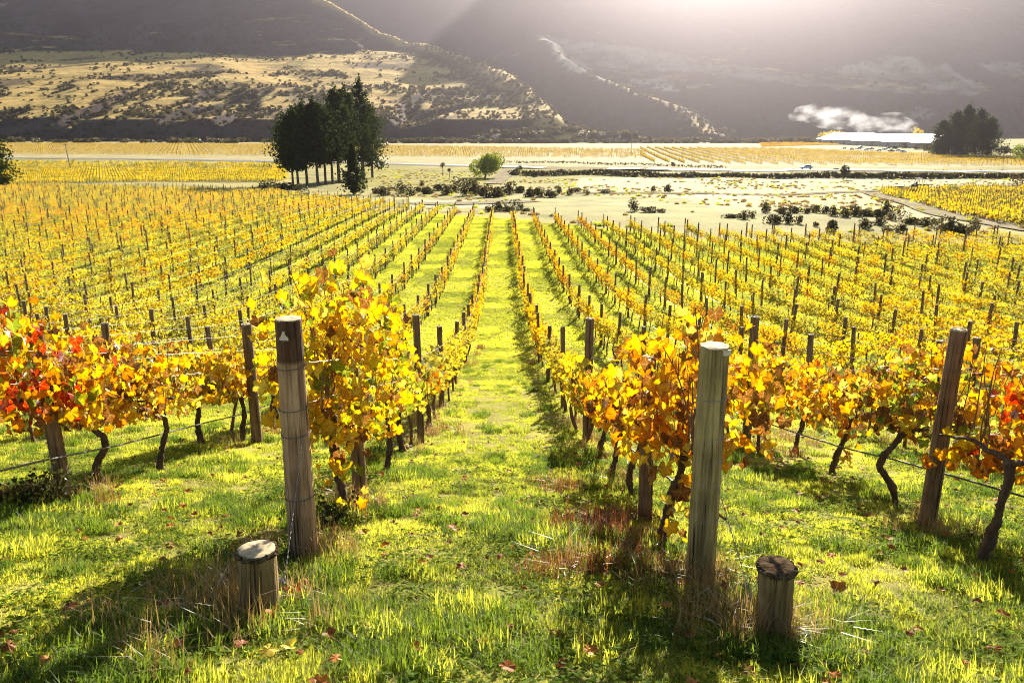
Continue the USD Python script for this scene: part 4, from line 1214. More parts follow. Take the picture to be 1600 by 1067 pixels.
SHRUB_GROUPS = [  # (where, [(px, py of the foot, width px, height px)])
    ('in the scrub line right of the pine clump', [(588, 303, 14, 12), (600, 306, 20, 14), (612, 297, 12, 8), (625, 303, 14, 14), (640, 306, 18, 12), (655, 300, 12, 9), (668, 303, 22, 16), (684, 298, 20, 13), (697, 305, 18, 14), (712, 300, 20, 16), (726, 306, 16, 18),
      (742, 305, 20, 22), (760, 309, 22, 26), (778, 308, 22, 24), (795, 304, 20, 18), (812, 302, 18, 16), (828, 308, 20, 20), (846, 309, 20, 18), (862, 309, 16, 16), (874, 304, 10, 14), (890, 306, 10, 14), (903, 303, 10, 10), (918, 306, 8, 7)]),
    ('at the foot of the pine clump', [(425, 301, 22, 14), (440, 297, 26, 14), (456, 297, 20, 12), (470, 300, 18, 9), (415, 299, 14, 8)]),
    ('near the end of the lane rows', [(765, 331, 14, 12), (778, 330, 18, 14), (792, 331, 18, 12), (808, 329, 20, 11), (822, 331, 12, 8), (862, 339, 6, 3)]),
    ('alone on the pale plain', [(948, 304, 14, 9), (1020, 301, 9, 8), (1042, 301, 12, 11), (992, 331, 16, 14), (1016, 333, 22, 12), (1034, 333, 12, 8), (660, 291, 8, 8)]),
    ('in the dark scrub patch on the plain', [(1142, 341, 18, 10), (1162, 343, 16, 13), (1175, 341, 10, 10), (1196, 332, 14, 16), (1210, 350, 20, 22), (1222, 335, 14, 14), (1232, 350, 14, 20), (1240, 333, 16, 18), (1246, 351, 12, 16), (1258, 334, 12, 10), (1270, 332, 16, 14), (1286, 334, 14, 14),
      (1299, 362, 20, 28), (1300, 338, 16, 14), (1274, 355, 8, 10), (1318, 340, 18, 14), (1334, 338, 20, 16), (1352, 338, 22, 16), (1372, 339, 24, 18), (1384, 336, 14, 22), (1398, 344, 22, 14), (1352, 358, 20, 16), (1376, 352, 22, 12), (1402, 364, 22, 16), (1384, 362, 14, 8)]),
    ('along the lower edge of the farm track', [(1424, 350, 22, 16), (1446, 354, 22, 14), (1466, 360, 16, 12), (1484, 364, 28, 24), (1500, 364, 22, 18), (1516, 366, 18, 18), (1458, 350, 14, 10)]),
    ('beside the car park', [(1325, 226, 10, 7), (1340, 226, 10, 6), (1360, 227, 14, 8), (1398, 233, 8, 7), (1412, 232, 10, 7), (1434, 234, 12, 9), (1448, 236, 14, 10), (1460, 238, 14, 10), (1376, 228, 9, 7)]),
    ('at the roadside by the field gate', [(805, 273, 14, 14), (812, 266, 8, 9), (835, 276, 10, 10), (1052, 259, 6, 7), (1308, 268, 8, 5)]),
]
gs = np.random.default_rng(88)
for where, items in SHRUB_GROUPS:
    for k, (px, py, wp, hp) in enumerate(sorted(items)):
        b = at(px, py)
        zc = (b - EYE) @ F
        m = zc / FPX
        copy_of(SHRUBS[int(gs.integers(5))], 'dark_shrub', f'dark scrubby bush {where}, {nth(k + 1)} from the left', 'shrub', b, gs.uniform(0, 6), 'scrub bushes ' + where, (wp * m * 1.15, wp * m * 1.15, hp * m * 1.25))

# the dark hedge along the near bank of the road
g = np.random.default_rng(91)
pts = []
for px in np.linspace(818, 1720, 420):
    py = np.interp(px, [800, 1000, 1200, 1400, 1720], [273.5, 276.5, 278.5, 279, 279.5])
    b = at(px, py)
    hgt = 1.5 * (0.75 + 0.5 * meshkit.noise(np.array([px / 22.0, 0, 0]), 3))
    pts.append(b + np.stack([g.normal(0, 0.6, 18), g.normal(0, 0.5, 18), g.uniform(0.05, hgt, 18)], 1))
c = np.vstack(pts)
t = thing('roadside_hedge', 'long low dark hedge along the near bank of the road', 'hedge')
obj('foliage', cards(g, c, 0.75 * g.uniform(0.6, 1.3, len(c))), LOOKS['scrub_leaves'], t, kind='stuff')
t = thing('roadside_hedge', 'short thin hedge between the road and the far vine strip', 'hedge')
pts = []
for px in np.linspace(786, 1130, 150):
    b = at(px, np.interp(px, [780, 1130], [254.5, 261.5]))
    pts.append(b + np.stack([g.normal(0, 0.5, 5), g.normal(0, 0.6, 5), g.uniform(0.1, 0.9, 5)], 1))
c = np.vstack(pts)
obj('foliage', cards(g, c, 0.7 * g.uniform(0.6, 1.3, len(c))), LOOKS['scrub_pale'], t, kind='stuff')

# scrub at the foot of the hills and over them
def clump_proto(k):
    def f(q):
        gg = np.random.default_rng(700 + k)
        usdkit.mesh(stage, q + '/crown', bush_mesh(gg, 1.0, 0.75 + 0.1 * k, 90, 0.27, 5), LOOKS['scrub_pale' if k in (1, 4) else 'scrub_leaves'])
    return f


g = np.random.default_rng(92)
N = 60000
sy = g.uniform(900, 2050, N); sx = g.uniform(-0.75, 0.75, N) * sy
sz = hill_z(sx, sy)
st = np.abs(hill_z(sx, sy + 8) - sz) / 8 + np.abs(hill_z(sx + 8, sy) - sz) / 8
px, py, _ = project(np.stack([sx, sy, sz], 1))
dens = meshkit.fbm(np.stack([sx / 75.0, sy / 75.0, 0 * sx], -1), 4, 41)
tanhill = sx < np.interp(sy, SPINE_D, (np.array(SPINE_P) - 800) / 1200 * np.array(SPINE_D)) + 20
prob = np.where(tanhill, np.where(st > 0.36, 0.5, np.clip((dens - 0.50) * 3.2, 0.030, 0.9)), np.where(sy < 1450, 0.45, 0.12))
prob = np.where(tanhill & (sy < 1060), np.maximum(prob, 0.18), prob) * np.where(sy > 1500, 0.45, 1)
spine_near = np.abs(sx - np.interp(sy, SPINE_D, (np.array(SPINE_P) - 800) / 1200 * np.array(SPINE_D))) < 60
prob = np.where(spine_near & (sy < 1950), 0.4, prob)
keep = (g.random(N) < prob) & (sz > 1.0) & (sz < 330) & in_view(np.stack([sx, sy, sz], 1), 80)
sx, sy, sz = sx[keep], sy[keep], sz[keep]
sdens = dens[keep]
size = g.uniform(3.5, 8.5, len(sx)) * np.where(g.random(len(sx)) < 0.06, 1.5, 1)
size *= 0.7 + 0.0 * sx
lone = np.nonzero(tanhill[keep] & (sdens < 0.5) & (sy < 1750))[0]
lone = lone[np.argsort(-size[lone] / sy[lone])][:110]
HILLSHRUB = []
for k in range(3):
    gg = np.random.default_rng(720 + k)
    c = thing('hill_shrub_pattern', cls=True, parent='/World/patterns')
    obj('crown', bush_mesh(gg, 1.0, 0.8 + 0.15 * k, 120, 0.24, 5), LOOKS['scrub_leaves'], c, kind='stuff')
    HILLSHRUB.append(c)
lpx, lpy, _ = project(np.stack([sx, sy, sz], 1))
cuts = np.quantile(lpy[lone], (0.33, 0.67))
count = {}
for k in sorted(lone, key=lambda k: lpx[k]):
    band = ('upper part', 'middle', 'lower part')[int(np.searchsorted(cuts, lpy[k]))]
    count[band] = count.get(band, 0) + 1
    copy_of(HILLSHRUB[int(g.integers(3))], 'hillside_shrub', f'lone dark shrub on the {band} of the tan hillside, {nth(count[band])} from the left', 'shrub', (sx[k], sy[k], sz[k] - 0.2), g.uniform(0, 6), 'lone shrubs on the tan hillside', size[k] * np.array([1, 1, 0.85]))
rest = np.setdiff1d(np.arange(len(sx)), lone)
instancer('hillside_scrub', [clump_proto(k) for k in range(6)], np.stack([sx, sy, sz - 0.3], 1)[rest], g.integers(0, 6, len(rest)), g.uniform(0, 6, len(rest)), size[rest][:, None] * np.array([1, 1, 0.85]), 'dense dark scrub over the hillsides and spurs', 'scrub')
n = 1500
bx = g.uniform(-0.72, 0.72, n); by = g.uniform(815, 925, n)
bx = bx * by
w = np.where(bx > -180, 1.0, 0.25) * (bx < 420)
kp = g.random(n) < w
bx, by = bx[kp], by[kp]
instancer('valley_scrub', [clump_proto(k) for k in range(6)], np.stack([bx, by, np.maximum(ground(bx, by), hill_z(bx, by)) - 0.1], 1), g.integers(0, 6, len(bx)), g.uniform(0, 6, len(bx)), g.uniform(4, 9, len(bx))[:, None] * np.array([1.3, 1, 0.7]), 'band of scrub along the foot of the hills', 'scrub')
n = 5200
ty = 75 + 215 * g.random(n) ** 0.8
tx = g.uniform(-0.16, 0.74, n) * ty
tdn = meshkit.fbm(np.stack([tx / 16.0, ty / 16.0, 0 * tx], -1), 3, 83)
kp = (g.random(n) < np.clip((tdn - 0.36) * 4, 0.03, 1)) & (ty > row_end(tx) + 2)
tx, ty = tx[kp], ty[kp]


def tussock(k):
    def f(q):
        gg = np.random.default_rng(960 + k)
        usdkit.mesh(stage, q + '/blades', blades(gg, 70, 0.32, 0.18, 0.42, 0.05, 0.6), LOOKS[('straw', 'grass_blades', 'straw')[k]])
    return f


def blades(g, n, spread, h0, h1, w, curve=0.5):
    r = spread * np.sqrt(g.random(n)); a = g.uniform(0, 2 * np.pi, n)
    o = np.stack([np.cos(a) * r, np.sin(a) * r, np.full(n, -0.015)], 1)
    h = g.uniform(h0, h1, n) * (1.05 - 0.35 * (r / spread))
    yaw, ln = g.uniform(0, 2 * np.pi, n), np.abs(g.normal(0, curve, n))
    out = np.stack([np.cos(yaw), np.sin(yaw), 0 * yaw], 1); sd = np.stack([-np.sin(yaw), np.cos(yaw), 0 * yaw], 1)
    up = np.array([0, 0, 1.0])
    p1 = o + up * (h * 0.55)[:, None] + out * (h * ln * 0.25)[:, None]
    p2 = p1 + up * (h * 0.45 * np.cos(ln))[:, None] + out * (h * (0.25 * ln + 0.45 * np.sin(ln)))[:, None]
    ww = (w * g.uniform(0.7, 1.3, n))[:, None]
    v = np.stack([o - sd * ww * 0.5, o + sd * ww * 0.5, p1 - sd * ww * 0.42, p1 + sd * ww * 0.42, p2], 1)
    f = np.array([[0, 1, 3], [0, 3, 2], [2, 3, 4]])
    return v.reshape(-1, 3), (np.arange(n)[:, None, None] * 5 + f[None]).reshape(-1, 3)


instancer('dry_tussocks', [tussock(k) for k in range(3)], np.stack([tx, ty, ground(tx, ty)], 1), g.integers(0, 3, len(tx)), g.uniform(0, 6, len(tx)), g.uniform(0.6, 1.6, len(tx)), 'low dry grass tussocks scattered over the pale plain', 'grass')
print('scrub', len(rest), len(lone), len(bx))

# ------------------------------------------------------------------ white-roofed shed, cars, poles, tractor
def shed():
    a, b = at(1276, 224.5), at(1452, 233)
    d = b[:2] - a[:2]; L = float(np.linalg.norm(d)); ang = math.atan2(d[1], d[0])
    t = thing('long_shed', 'long low shed with a dazzling white roof behind the car park', 'shed', (a[0], a[1], float(ground(a[0], a[1]))), ang)
    W, h0, h1 = 34.0, 4.4, 10.5
    obj('front_wall', box(L, 0.3, h0, (L / 2, 0, h0 / 2)), LOOKS['shed_wall'], t)
    obj('back_wall', box(L, 0.3, h0, (L / 2, W, h0 / 2)), LOOKS['shed_wall'], t)
    for x in (0.15, L - 0.15):
        v = np.array([[x - 0.14, 0.2, 0], [x - 0.14, W - 0.2, 0], [x - 0.14, W - 0.2, h0], [x - 0.14, W / 2, h1 - 0.2], [x - 0.14, 0.2, h0]])
        v = np.vstack([v, v + [0.28, 0, 0]])
        f = [[0, 1, 2], [0, 2, 3], [0, 3, 4], [5, 7, 6], [5, 8, 7], [5, 9, 8]] + [q for k in range(5) for q in ([k, 5 + (k + 1) % 5, (k + 1) % 5], [k, 5 + k, 5 + (k + 1) % 5])]
        obj('gable_wall', (v, np.array(f)), LOOKS['shed_wall'], t)
    n = 12
    for k in range(n):
        x0, x1 = -0.6 + (L + 1.2) * k / n, -0.6 + (L + 1.2) * (k + 1) / n - 0.12
        for side in (0, 1):
            e = np.array([[x0, -0.9, h0 - 0.15], [x1, -0.9, h0 - 0.15], [x1, W / 2, h1], [x0, W / 2, h1]])
            if side:
                e = np.array([[x0, W / 2, h1], [x1, W / 2, h1], [x1, W + 0.9, h0 - 0.15], [x0, W + 0.9, h0 - 0.15]])
            v = np.vstack([e, e + [0, 0, 0.14]])
            f = [[0, 2, 1], [0, 3, 2], [4, 5, 6], [4, 6, 7]] + [q for m in range(4) for q in ([m, (m + 1) % 4, 4 + (m + 1) % 4], [m, 4 + (m + 1) % 4, 4 + m])]
            obj('roof_panel', (v, np.array(f)), LOOKS['white_sheet'], t)
    for k in range(8):
        obj('door', box(3.4, 0.12, 3.2, (8 + k * (L - 16) / 7, -0.22, 1.6)), LOOKS['dark_glass'], t)
    t2 = thing('small_shed', 'small white-roofed lean-to at the left end of the long shed', 'shed', at(1262, 222.5), ang)
    obj('wall', box(15, 9, 2.6, (7, 4.5, 1.3)), LOOKS['shed_wall'], t2)
    obj('roof', join([box(16, 10.4, 0.2, (7, 4.5, 2.72))]), LOOKS['white_sheet'], t2)


shed()


def car_pattern(color):
    c = thing('car_pattern', cls=True, parent='/World/patterns')
    prof = np.array([(-2.15, 0.35), (-2.2, 0.75), (-1.6, 0.92), (-0.9, 0.98), (1.9, 1.0), (2.15, 0.9), (2.15, 0.4)])
    def loft(pr, ys):
        v = np.vstack([np.stack([pr[:, 0] * s, np.full(len(pr), y), pr[:, 1]], 1) for y, s in ys])
        n, m = len(pr), len(ys)
        f = [q for a in range(m - 1) for k in range(n) for q in ([a * n + k, a * n + (k + 1) % n, (a + 1) * n + (k + 1) % n], [a * n + k, (a + 1) * n + (k + 1) % n, (a + 1) * n + k])]
        f += [[0, k + 1, k] for k in range(1, n - 1)] + [[(m - 1) * n, (m - 1) * n + k, (m - 1) * n + k + 1] for k in range(1, n - 1)]
        return v, np.array(f)
    obj('body', loft(prof, [(-0.86, 0.97), (-0.8, 1), (0.8, 1), (0.86, 0.97)]), LOOKS['car_' + color], c)
    cab = np.array([(-0.95, 0.97), (-0.3, 1.42), (1.3, 1.45), (1.95, 1.0)])
    obj('windows', loft(cab, [(-0.74, 1), (0.74, 1)]), LOOKS['dark_glass'], c)
    obj('roof', loft(np.array([(-0.33, 1.43), (-0.25, 1.49), (1.2, 1.51), (1.34, 1.46)]), [(-0.7, 1), (0.7, 1)]), LOOKS['car_' + color], c)
    for x in (-1.4, 1.35):
        for y in (-0.8, 0.8):
            obj('wheel', cyl(0.33, 0.2, (x, y, 0.33), 'y', 14), LOOKS['tyre'], c)
    return c


CARS = {k: car_pattern(k) for k in ('white', 'silver', 'grey', 'blue', 'black')}
car_spots = [(1318, 233.0, 'white'), (1330, 234.5, 'silver'), (1341, 233.5, 'grey'), (1352, 235.5, 'white'), (1361, 234, 'blue'), (1372, 236.5, 'silver'), (1382, 235, 'white'), (1392, 237.5, 'black'), (1402, 237, 'white'), (1411, 239, 'silver'), (1345, 231.5, 'silver'), (1386, 233, 'grey')]
gc = np.random.default_rng(17)
for k, (px, py, col) in enumerate(sorted(car_spots)):
    copy_of(CARS[col], 'parked_car', f'{col} parked car in front of the white-roofed shed, {nth(k + 1)} from the left', 'car', at(px, py), gc.uniform(0.2, 0.5) + math.pi * (k % 2), 'cars parked by the shed')
k = int(np.argmin(np.abs(project(np.column_stack([road_c, np.zeros(len(road_c))]))[0] - 1262)))
d = road_c[k + 1] - road_c[k]
nn = np.array([-d[1], d[0]]) / np.linalg.norm(d)
pc = road_c[k] + nn * 1.9
copy_of(CARS['silver'], 'road_car', 'pale car driving alone along the valley road', 'car', (pc[0], pc[1], float(ground(pc[0], pc[1])) + 0.3), math.atan2(d[1], d[0]))


def pole(px, py, h, label, lean=0.0):
    b = at(px, py)
    t = thing('power_pole', label, 'pole', b, tilt=(0, lean, 0))
    obj('shaft', tube([[0, 0, -0.3], [0, 0, h]], [0.19, 0.13], 10), LOOKS['pole_wood'], t)
    obj('crossarm', box(2.2, 0.12, 0.14, (0, -0.16, h - 0.5)), LOOKS['pole_wood'], t)
    for x in (-0.95, -0.35, 0.35, 0.95):
        obj('insulator', cyl(0.06, 0.22, (x, -0.16, h - 0.32)), LOOKS['stone'], t)
    return b


pole(111, 268, 9.8, 'lone wooden power pole standing by the road at the left', -4)
pole(986, 242, 12.5, 'thin power pole beyond the road in the vine strip')


def tractor():
    b = at(1436, 300)
    t = thing('farm_tractor', 'small dark tractor working on the pale plain by the track', 'tractor', b, 0.1)
    obj('body', box(2.2, 0.8, 0.7, (-0.2, 0, 0.95), 0.1), LOOKS['tractor_dark'], t)
    obj('bonnet', box(1.3, 0.7, 0.55, (1.2, 0, 1.05), 0.12), LOOKS['tractor_dark'], t)
    obj('exhaust', cyl(0.05, 0.9, (1.0, 0.2, 1.75)), LOOKS['tyre'], t)
    obj('seat', join([box(0.5, 0.5, 0.12, (-0.6, 0, 1.36)), box(0.12, 0.5, 0.5, (-0.85, 0, 1.6))]), LOOKS['tyre'], t)
    for x, y in ((-1.0, -0.5), (-1.0, 0.5), (0.1, -0.5), (0.1, 0.5)):
        obj('roll_bar', tube([[x, y, 1.2], [x * 0.9, y, 2.5]], 0.05, 6), LOOKS['tractor_dark'], t)
    obj('canopy', box(1.5, 1.2, 0.08, (-0.45, 0, 2.54)), LOOKS['tractor_dark'], t)
    for y in (-0.75, 0.75):
        obj('rear_wheel', cyl(0.72, 0.4, (-0.8, y, 0.72), 'y', 20), LOOKS['tyre'], t)
        obj('front_wheel', cyl(0.42, 0.28, (1.4, y * 0.9, 0.42), 'y', 16), LOOKS['tyre'], t)
    t = thing('farm_trailer', 'low dark trailer standing behind the small tractor', 'trailer', b + [-4.6, 0.4, 0], 0.1)
    obj('deck', box(2.6, 1.4, 0.35, (0, 0, 0.8)), LOOKS['tractor_dark'], t)
    obj('drawbar', tube([[1.3, 0, 0.7], [2.9, 0, 0.6]], 0.05, 6), LOOKS['tractor_dark'], t)
    for y in (-0.75, 0.75):
        obj('wheel', cyl(0.38, 0.22, (0, y, 0.38), 'y', 16), LOOKS['tyre'], t)


tractor()

# ------------------------------------------------------------------ grass
def tile(g, half, n, h0, h1, w, curve, seed):
    """A square of turf: blades denser and taller in clumps, leaning every way."""
    xy = g.uniform(-half * 1.06, half * 1.06, (n * 2, 2))
    q = meshkit.fbm(np.column_stack([xy / 0.16, np.full(len(xy), seed * 7.3)]), 3, seed)
    k = g.random(len(xy)) < np.clip((q - 0.30) * 2.6, 0.12, 1)
    xy, q = xy[k][:n], q[k][:n]
    n = len(xy)
    o = np.column_stack([xy, np.full(n, -0.03)])
    h = g.uniform(h0, h1, n) * np.clip(0.35 + 1.5 * (q - 0.25), 0.3, 1.5) + 0.02
    yaw, ln = g.uniform(0, 2 * np.pi, n), np.abs(g.normal(0, curve, n))
    out = np.stack([np.cos(yaw), np.sin(yaw), 0 * yaw], 1); sd = np.stack([-np.sin(yaw), np.cos(yaw), 0 * yaw], 1)
    up = np.array([0, 0, 1.0])
    p1 = o + up * (h * 0.55)[:, None] + out * (h * ln * 0.25)[:, None]
    p2 = p1 + up * (h * 0.45 * np.cos(ln))[:, None] + out * (h * (0.25 * ln + 0.45 * np.sin(ln)))[:, None]
    ww = (w * g.uniform(0.7, 1.3, n))[:, None]
    v = np.stack([o - sd * ww * 0.5, o + sd * ww * 0.5, p1 - sd * ww * 0.42, p1 + sd * ww * 0.42, p2], 1)
    f = np.array([[0, 1, 3], [0, 3, 2], [2, 3, 4]])
    return v.reshape(-1, 3), (np.arange(n)[:, None, None] * 5 + f[None]).reshape(-1, 3)


def grass_proto(k):
    def f(q):
        g = np.random.default_rng(800 + k)
        if k < 8:        # near turf, 0.5 m squares
            usdkit.mesh(stage, q + '/blades', tile(g, 0.25, 3200, 0.032, 0.075, 0.0054, 0.9, k), LOOKS['grass_blades'])
        elif k < 13:     # middle distance, 1 m squares
            usdkit.mesh(stage, q + '/blades', tile(g, 0.5, 4200, 0.035, 0.085, 0.0098, 0.9, k), LOOKS['grass_blades'])
        elif k < 17:     # far turf, 2 m squares
            usdkit.mesh(stage, q + '/blades', tile(g, 1.0, 3600, 0.05, 0.13, 0.022, 0.7, k), LOOKS['grass_blades'])
        elif k < 20:     # fresh tufts
            usdkit.mesh(stage, q + '/blades', blades(g, 190, 0.12, 0.06, 0.15, 0.0050, 0.8), LOOKS['grass_dark' if k != 18 else 'grass_blades'])
        else:            # broad clover and weed leaves
            c = np.stack([g.normal(0, 0.12, 60), g.normal(0, 0.12, 60), g.uniform(0.015, 0.06, 60)], 1)
            usdkit.mesh(stage, q + '/leaves', leaves_mesh(g, c, g.uniform(0.02, 0.045, 60), 1, flat=1.0), LOOKS['grass_dark'])
    return f


g = np.random.default_rng(93)
P, I, Sc, Rz = [], [], [], []


def tiles(size, y0, y1, protos):
    ys = np.arange(y0 + size / 2, y1, size)
    for y in ys:
        xm = 1.6 + 0.76 * y
        x = np.arange(-xm, xm, size) + g.uniform(0, size)
        x = x[y < row_end(x) - 1]
        n = len(x)
        P.append(np.stack([x, np.full(n, y), ground(x, np.full(n, y), False) + 0.0], 1))
        I.append(np.asarray(protos)[g.integers(0, len(protos), n)])
        ws = 1.2 if size < 0.8 else 5.0
        hn = meshkit.fbm(np.stack([x / ws, np.full(n, y) / ws, 0 * x], -1), 2, 71)
        Sc.append(np.stack([np.ones(n), np.ones(n), (0.40 + 1.0 * hn) if size < 0.8 else (0.72 + 0.45 * hn)], 1))
        Rz.append(np.pi / 2 * g.integers(0, 4, n))


def scatter(n, y0, y1, protos, s0, s1, accept=None):
    y = g.uniform(y0, y1, n)
    x = g.uniform(-1, 1, n) * (1.2 + 0.74 * y)
    if accept is not None:
        k = g.random(n) < accept(x, y)
        x, y = x[k], y[k]
    P.append(np.stack([x, y, ground(x, y)], 1))
    I.append(np.asarray(protos)[g.integers(0, len(protos), len(x))])
    s = g.uniform(s0, s1, len(x))
    Sc.append(np.stack([s, s, s], 1))
    Rz.append(g.uniform(0, 6.28, len(x)))


tiles(0.5, 1.4, 9.4, range(8))
tiles(1.0, 9.4, 27.4, range(8, 13))
tiles(2.0, 27.4, 104, range(13, 17))
tn = lambda x, y: np.clip((meshkit.fbm(np.stack([x / 0.8, y / 0.8, 0 * x], -1), 3, 72) - 0.46) * 6, 0, 1)
scatter(3000, 1.6, 9, (17, 18, 19), 0.6, 1.35, tn)
scatter(2000, 9, 26, (17, 18, 19), 0.8, 1.5, tn)
scatter(700, 1.6, 9, (20,), 0.8, 1.3)
P, I, Sc, Rz = np.vstack(P), np.concatenate(I), np.vstack(Sc), np.concatenate(Rz)
slope = np.arctan((ground(P[:, 0], P[:, 1] + 0.5, False) - ground(P[:, 0], P[:, 1] - 0.5, False)))
instancer('grass', [grass_proto(k) for k in range(21)], P, I, Rz, Sc, 'uneven yellow-green grass between the vine rows', 'grass', slope)
print('grass', len(P))

# dry stalks round the posts, reddish grass in the shade of the right lane row
def dry_proto(k):
    def f(q):
        g = np.random.default_rng(850 + k)
        if k < 2:
            usdkit.mesh(stage, q + '/stalks', blades(g, 60, 0.12, 0.12, 0.34, 0.0042, 0.6), LOOKS['straw'])
        else:
            usdkit.mesh(stage, q + '/stalks', blades(g, 120, 0.16, 0.08, 0.26, 0.0045, 0.6), LOOKS['red_grass'])
    return f


DP, DI = [], []
for (cx, cy), n, sp, kinds in (((480, 872), 9, 0.14, (0, 1)), ((400, 950), 9, 0.16, (0, 1)), ((352, 930), 14, 0.22, (0, 1)), ((310, 985), 8, 0.25, (0, 1)), ((1094, 915), 12, 0.14, (0, 1)), ((1200, 990), 8, 0.16, (0, 1)), ((1160, 985), 7, 0.2, (0, 1)),
                                ((940, 830), 11, 0.28, (2, 3)), ((965, 900), 9, 0.25, (2, 3, 0)), ((930, 760), 7, 0.3, (2, 3, 0)), ((540, 800), 8, 0.2, (0, 2)), ((1450, 830), 7, 0.2, (0,)), ((1240, 690), 8, 0.3, (0,)), ((90, 780), 9, 0.25, (0, 2))):
    b = at(cx, cy)
    for _ in range(n):
        x, y = b[0] + g.normal(0, sp), b[1] + g.normal(0, sp)
        DP.append((x, y, float(ground(x, y)))); DI.append(int(g.choice(kinds)))
ys = g.uniform(9, 30, 240); rows_ = g.choice([-1, 1, -2, 2, 3, -3], 240)
for y, i in zip(ys, rows_):
    x = ROWX(int(i)) + g.normal(0, 0.22)
    DP.append((x, y, float(ground(x, y)))); DI.append(int(g.choice((0, 1, 2))))
n = len(DP)
instancer('dry_grass', [dry_proto(k) for k in range(4)], DP, DI, g.uniform(0, 6, n), g.uniform(0.7, 1.2, n), 'straw and reddish dry grass tufts round posts and vine feet', 'grass')

# fallen leaves
def fallen_proto(k):
    def f(q):
        g = np.random.default_rng(870 + k)
        p, fc = leaves_mesh(g, np.zeros((1, 3)), 0.068, 0, flat=1.0)
        usdkit.mesh(stage, q + '/leaf', (p + [0, 0, 0.02], fc), LOOKS['fallen_leaf_look'])
    return f


n = 3000
y = 2.0 + 26 * g.random(n) ** 1.3
i = g.choice([-3, -2, -1, 1, 2, 3, 4, -4], n)
x = np.array([ROWX(int(k)) for k in i]) + g.normal(-0.25, 0.55, n)
k = n // 5
x[:k] = g.uniform(-1, 1, k) * (1 + 0.7 * y[:k])
instancer('fallen_leaves', [fallen_proto(k) for k in range(8)], np.stack([x, y, ground(x, y) + g.uniform(0.01, 0.06, n)], 1), g.integers(0, 8, n), g.uniform(0, 6, n), g.uniform(0.55, 1.15, n), 'scattered brown, red and yellow fallen leaves on the grass', 'leaves')
for (px, py), col, size, lab in (((421, 1032), 'lemon', 0.11, 'pale fallen leaf on the grass below the flat-topped stump, left of its pair'), ((455, 1030), 'lemon', 0.09, 'pale fallen leaf on the grass below the flat-topped stump, right of its pair'),
                                 ((458, 932), 'red', 0.14, 'red fallen leaf beside the flat-topped stump'), ((1305, 935), 'brown', 0.13, 'curled brown leaf in the grass right of the dark stump')):
    gg = np.random.default_rng(px)
    b = at(px, py)
    t = obj('fallen_leaf', tuple(leaves_mesh(gg, (b + [0, 0, 0.07])[None], size * 0.8, 0, flat=1.0)), LOOKS['leaf_' + col])
    tag(t, lab, 'leaf')
m = trimesh.creation.icosphere(3, 0.055)
m.vertices *= [1, 0.8, 0.7]
m.vertices += (meshkit.fbm(m.vertices / 0.04, 3, 4) - 0.5)[:, None] * m.vertices * 0.7
m.apply_translation(at(443, 922) + [0, 0, 0.05])
tag(obj('pale_stone', m, LOOKS['stone'], smooth=True), 'small pale stone beside the flat-topped stump', 'stone')

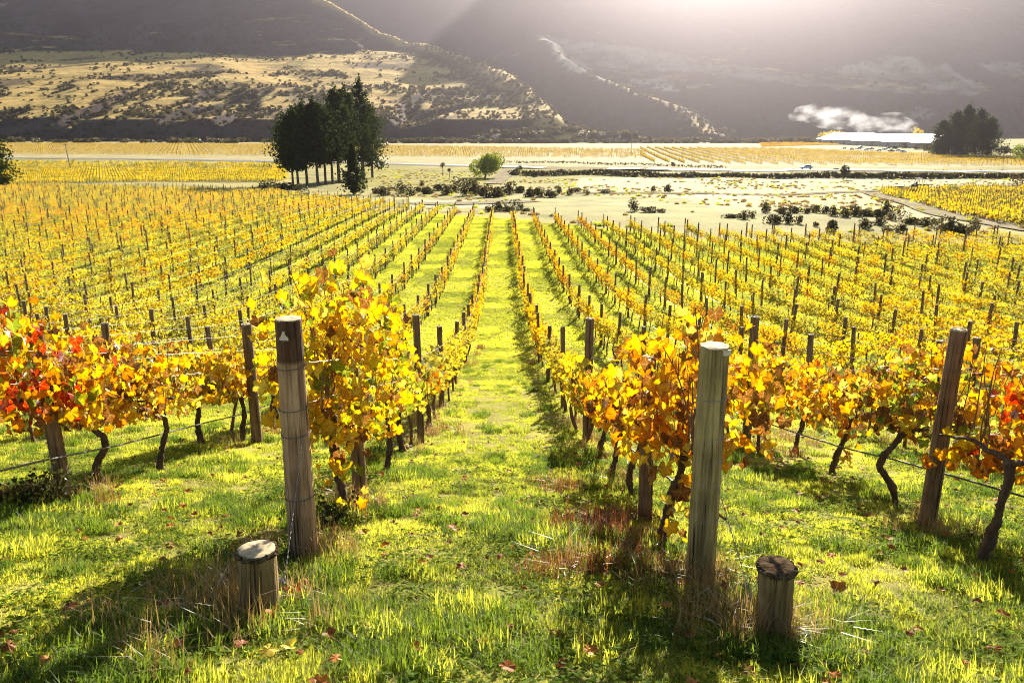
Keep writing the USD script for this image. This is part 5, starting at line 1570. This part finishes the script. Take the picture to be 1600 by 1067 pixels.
# weeds at the foot of the leaning post
for px, py, s, lab in ((92, 792, 0.34, 'scruffy dark weed at the foot of the leaning dark post'), (40, 798, 0.28, 'small dark weed between the red vine and the leaning post'), (520, 822, 0.2, 'low yellow-green weed behind the tagged end post')):
    gg = np.random.default_rng(px)
    t = thing('weed', lab, 'weed', at(px, py))
    st_ = []
    pts = []
    for _ in range(14):
        e = np.array([gg.normal(0, 0.4) * s, gg.normal(0, 0.4) * s, s * gg.uniform(0.6, 1.3)])
        st_.append(tube([[0, 0, -0.02], e * [0.4, 0.4, 0.55], e], [0.004, 0.003, 0.0015], 4))
        q = gg.uniform(0.25, 1, 16)[:, None]
        pts.append(e * q + gg.normal(0, 0.02, (16, 3)))
    obj('stem', join(st_), LOOKS['cane_bark'], t, kind='stuff')
    obj('foliage', leaves_mesh(gg, np.vstack(pts), gg.uniform(0.02, 0.05, 224), 1), LOOKS['weed_leaves'], t, kind='stuff')

# ------------------------------------------------------------------ drifting fog and the valley's haze
HAZE, HAZE_G = 0.000028, 0.82
def fog(name, label, blobs, density, seed):
    import manifold3d as m3
    g = np.random.default_rng(seed)
    tot = None
    for px, py, D, rx, rz in blobs:
        c = at_y(px, py, D)
        s = m3.Manifold.sphere(1.0, 28).scale((rx * 1.25, 18.0, rz * 1.3)).translate(tuple(c))
        tot = s if tot is None else tot + s
    mm = tot.refine_to_length(5.0).to_mesh()
    v = np.array(mm.vert_properties[:, :3], float); f = np.array(mm.tri_verts)
    q = v + (np.stack([meshkit.fbm(v / 14.0, 4, seed + k) for k in range(3)], -1) - 0.5) * [16, 12, 10]
    m = mat('fog_' + str(seed), {'g': ('geometry', {}), 'mp': ('mapping', {'scale': (0.05, 0.05, 0.09)}), 'n': ('noise_texture', {'scale': 1.0, 'detail': 4.0, 'roughness': 0.6}),
                                 'r': ('map_range', {'from_min': 0.45, 'from_max': 0.78, 'to_max': density, 'clamp': True}),
                                 'v': ('principled_volume', {'color': (0.98, 0.97, 0.98), 'anisotropy': 0.4})}, [('g.position', 'mp.vector'), ('mp.vector', 'n.vector'), ('n.fac', 'r.value'), ('r.result', 'v.density')], None, 'v.volume')
    o = obj(name, (q, f), m)
    tag(o, label, 'fog', kind='stuff')


fog('fog', 'white wisp of fog drifting over the white-roofed shed', [(1250, 181, 850, 12, 4), (1275, 178, 850, 22, 8), (1300, 184, 850, 22, 10), (1325, 190, 850, 22, 9), (1350, 195, 850, 22, 8), (1372, 199, 850, 18, 5), (1392, 192, 850, 12, 8), (1410, 196, 850, 10, 8)], 0.022, 5)
hz = mat('haze_look', {'v': ('principled_volume', {'color': (0.95, 0.86, 0.93), 'density': HAZE, 'anisotropy': HAZE_G})}, [], None, 'v.volume')
z0, z1 = -3.0, float(HZ.max()) + 15
tag(obj('haze', box(4400, 2860, z1 - z0, (150, 1300, (z0 + z1) / 2)), hz), kind='stuff')
print('top of hills', HZ.max())
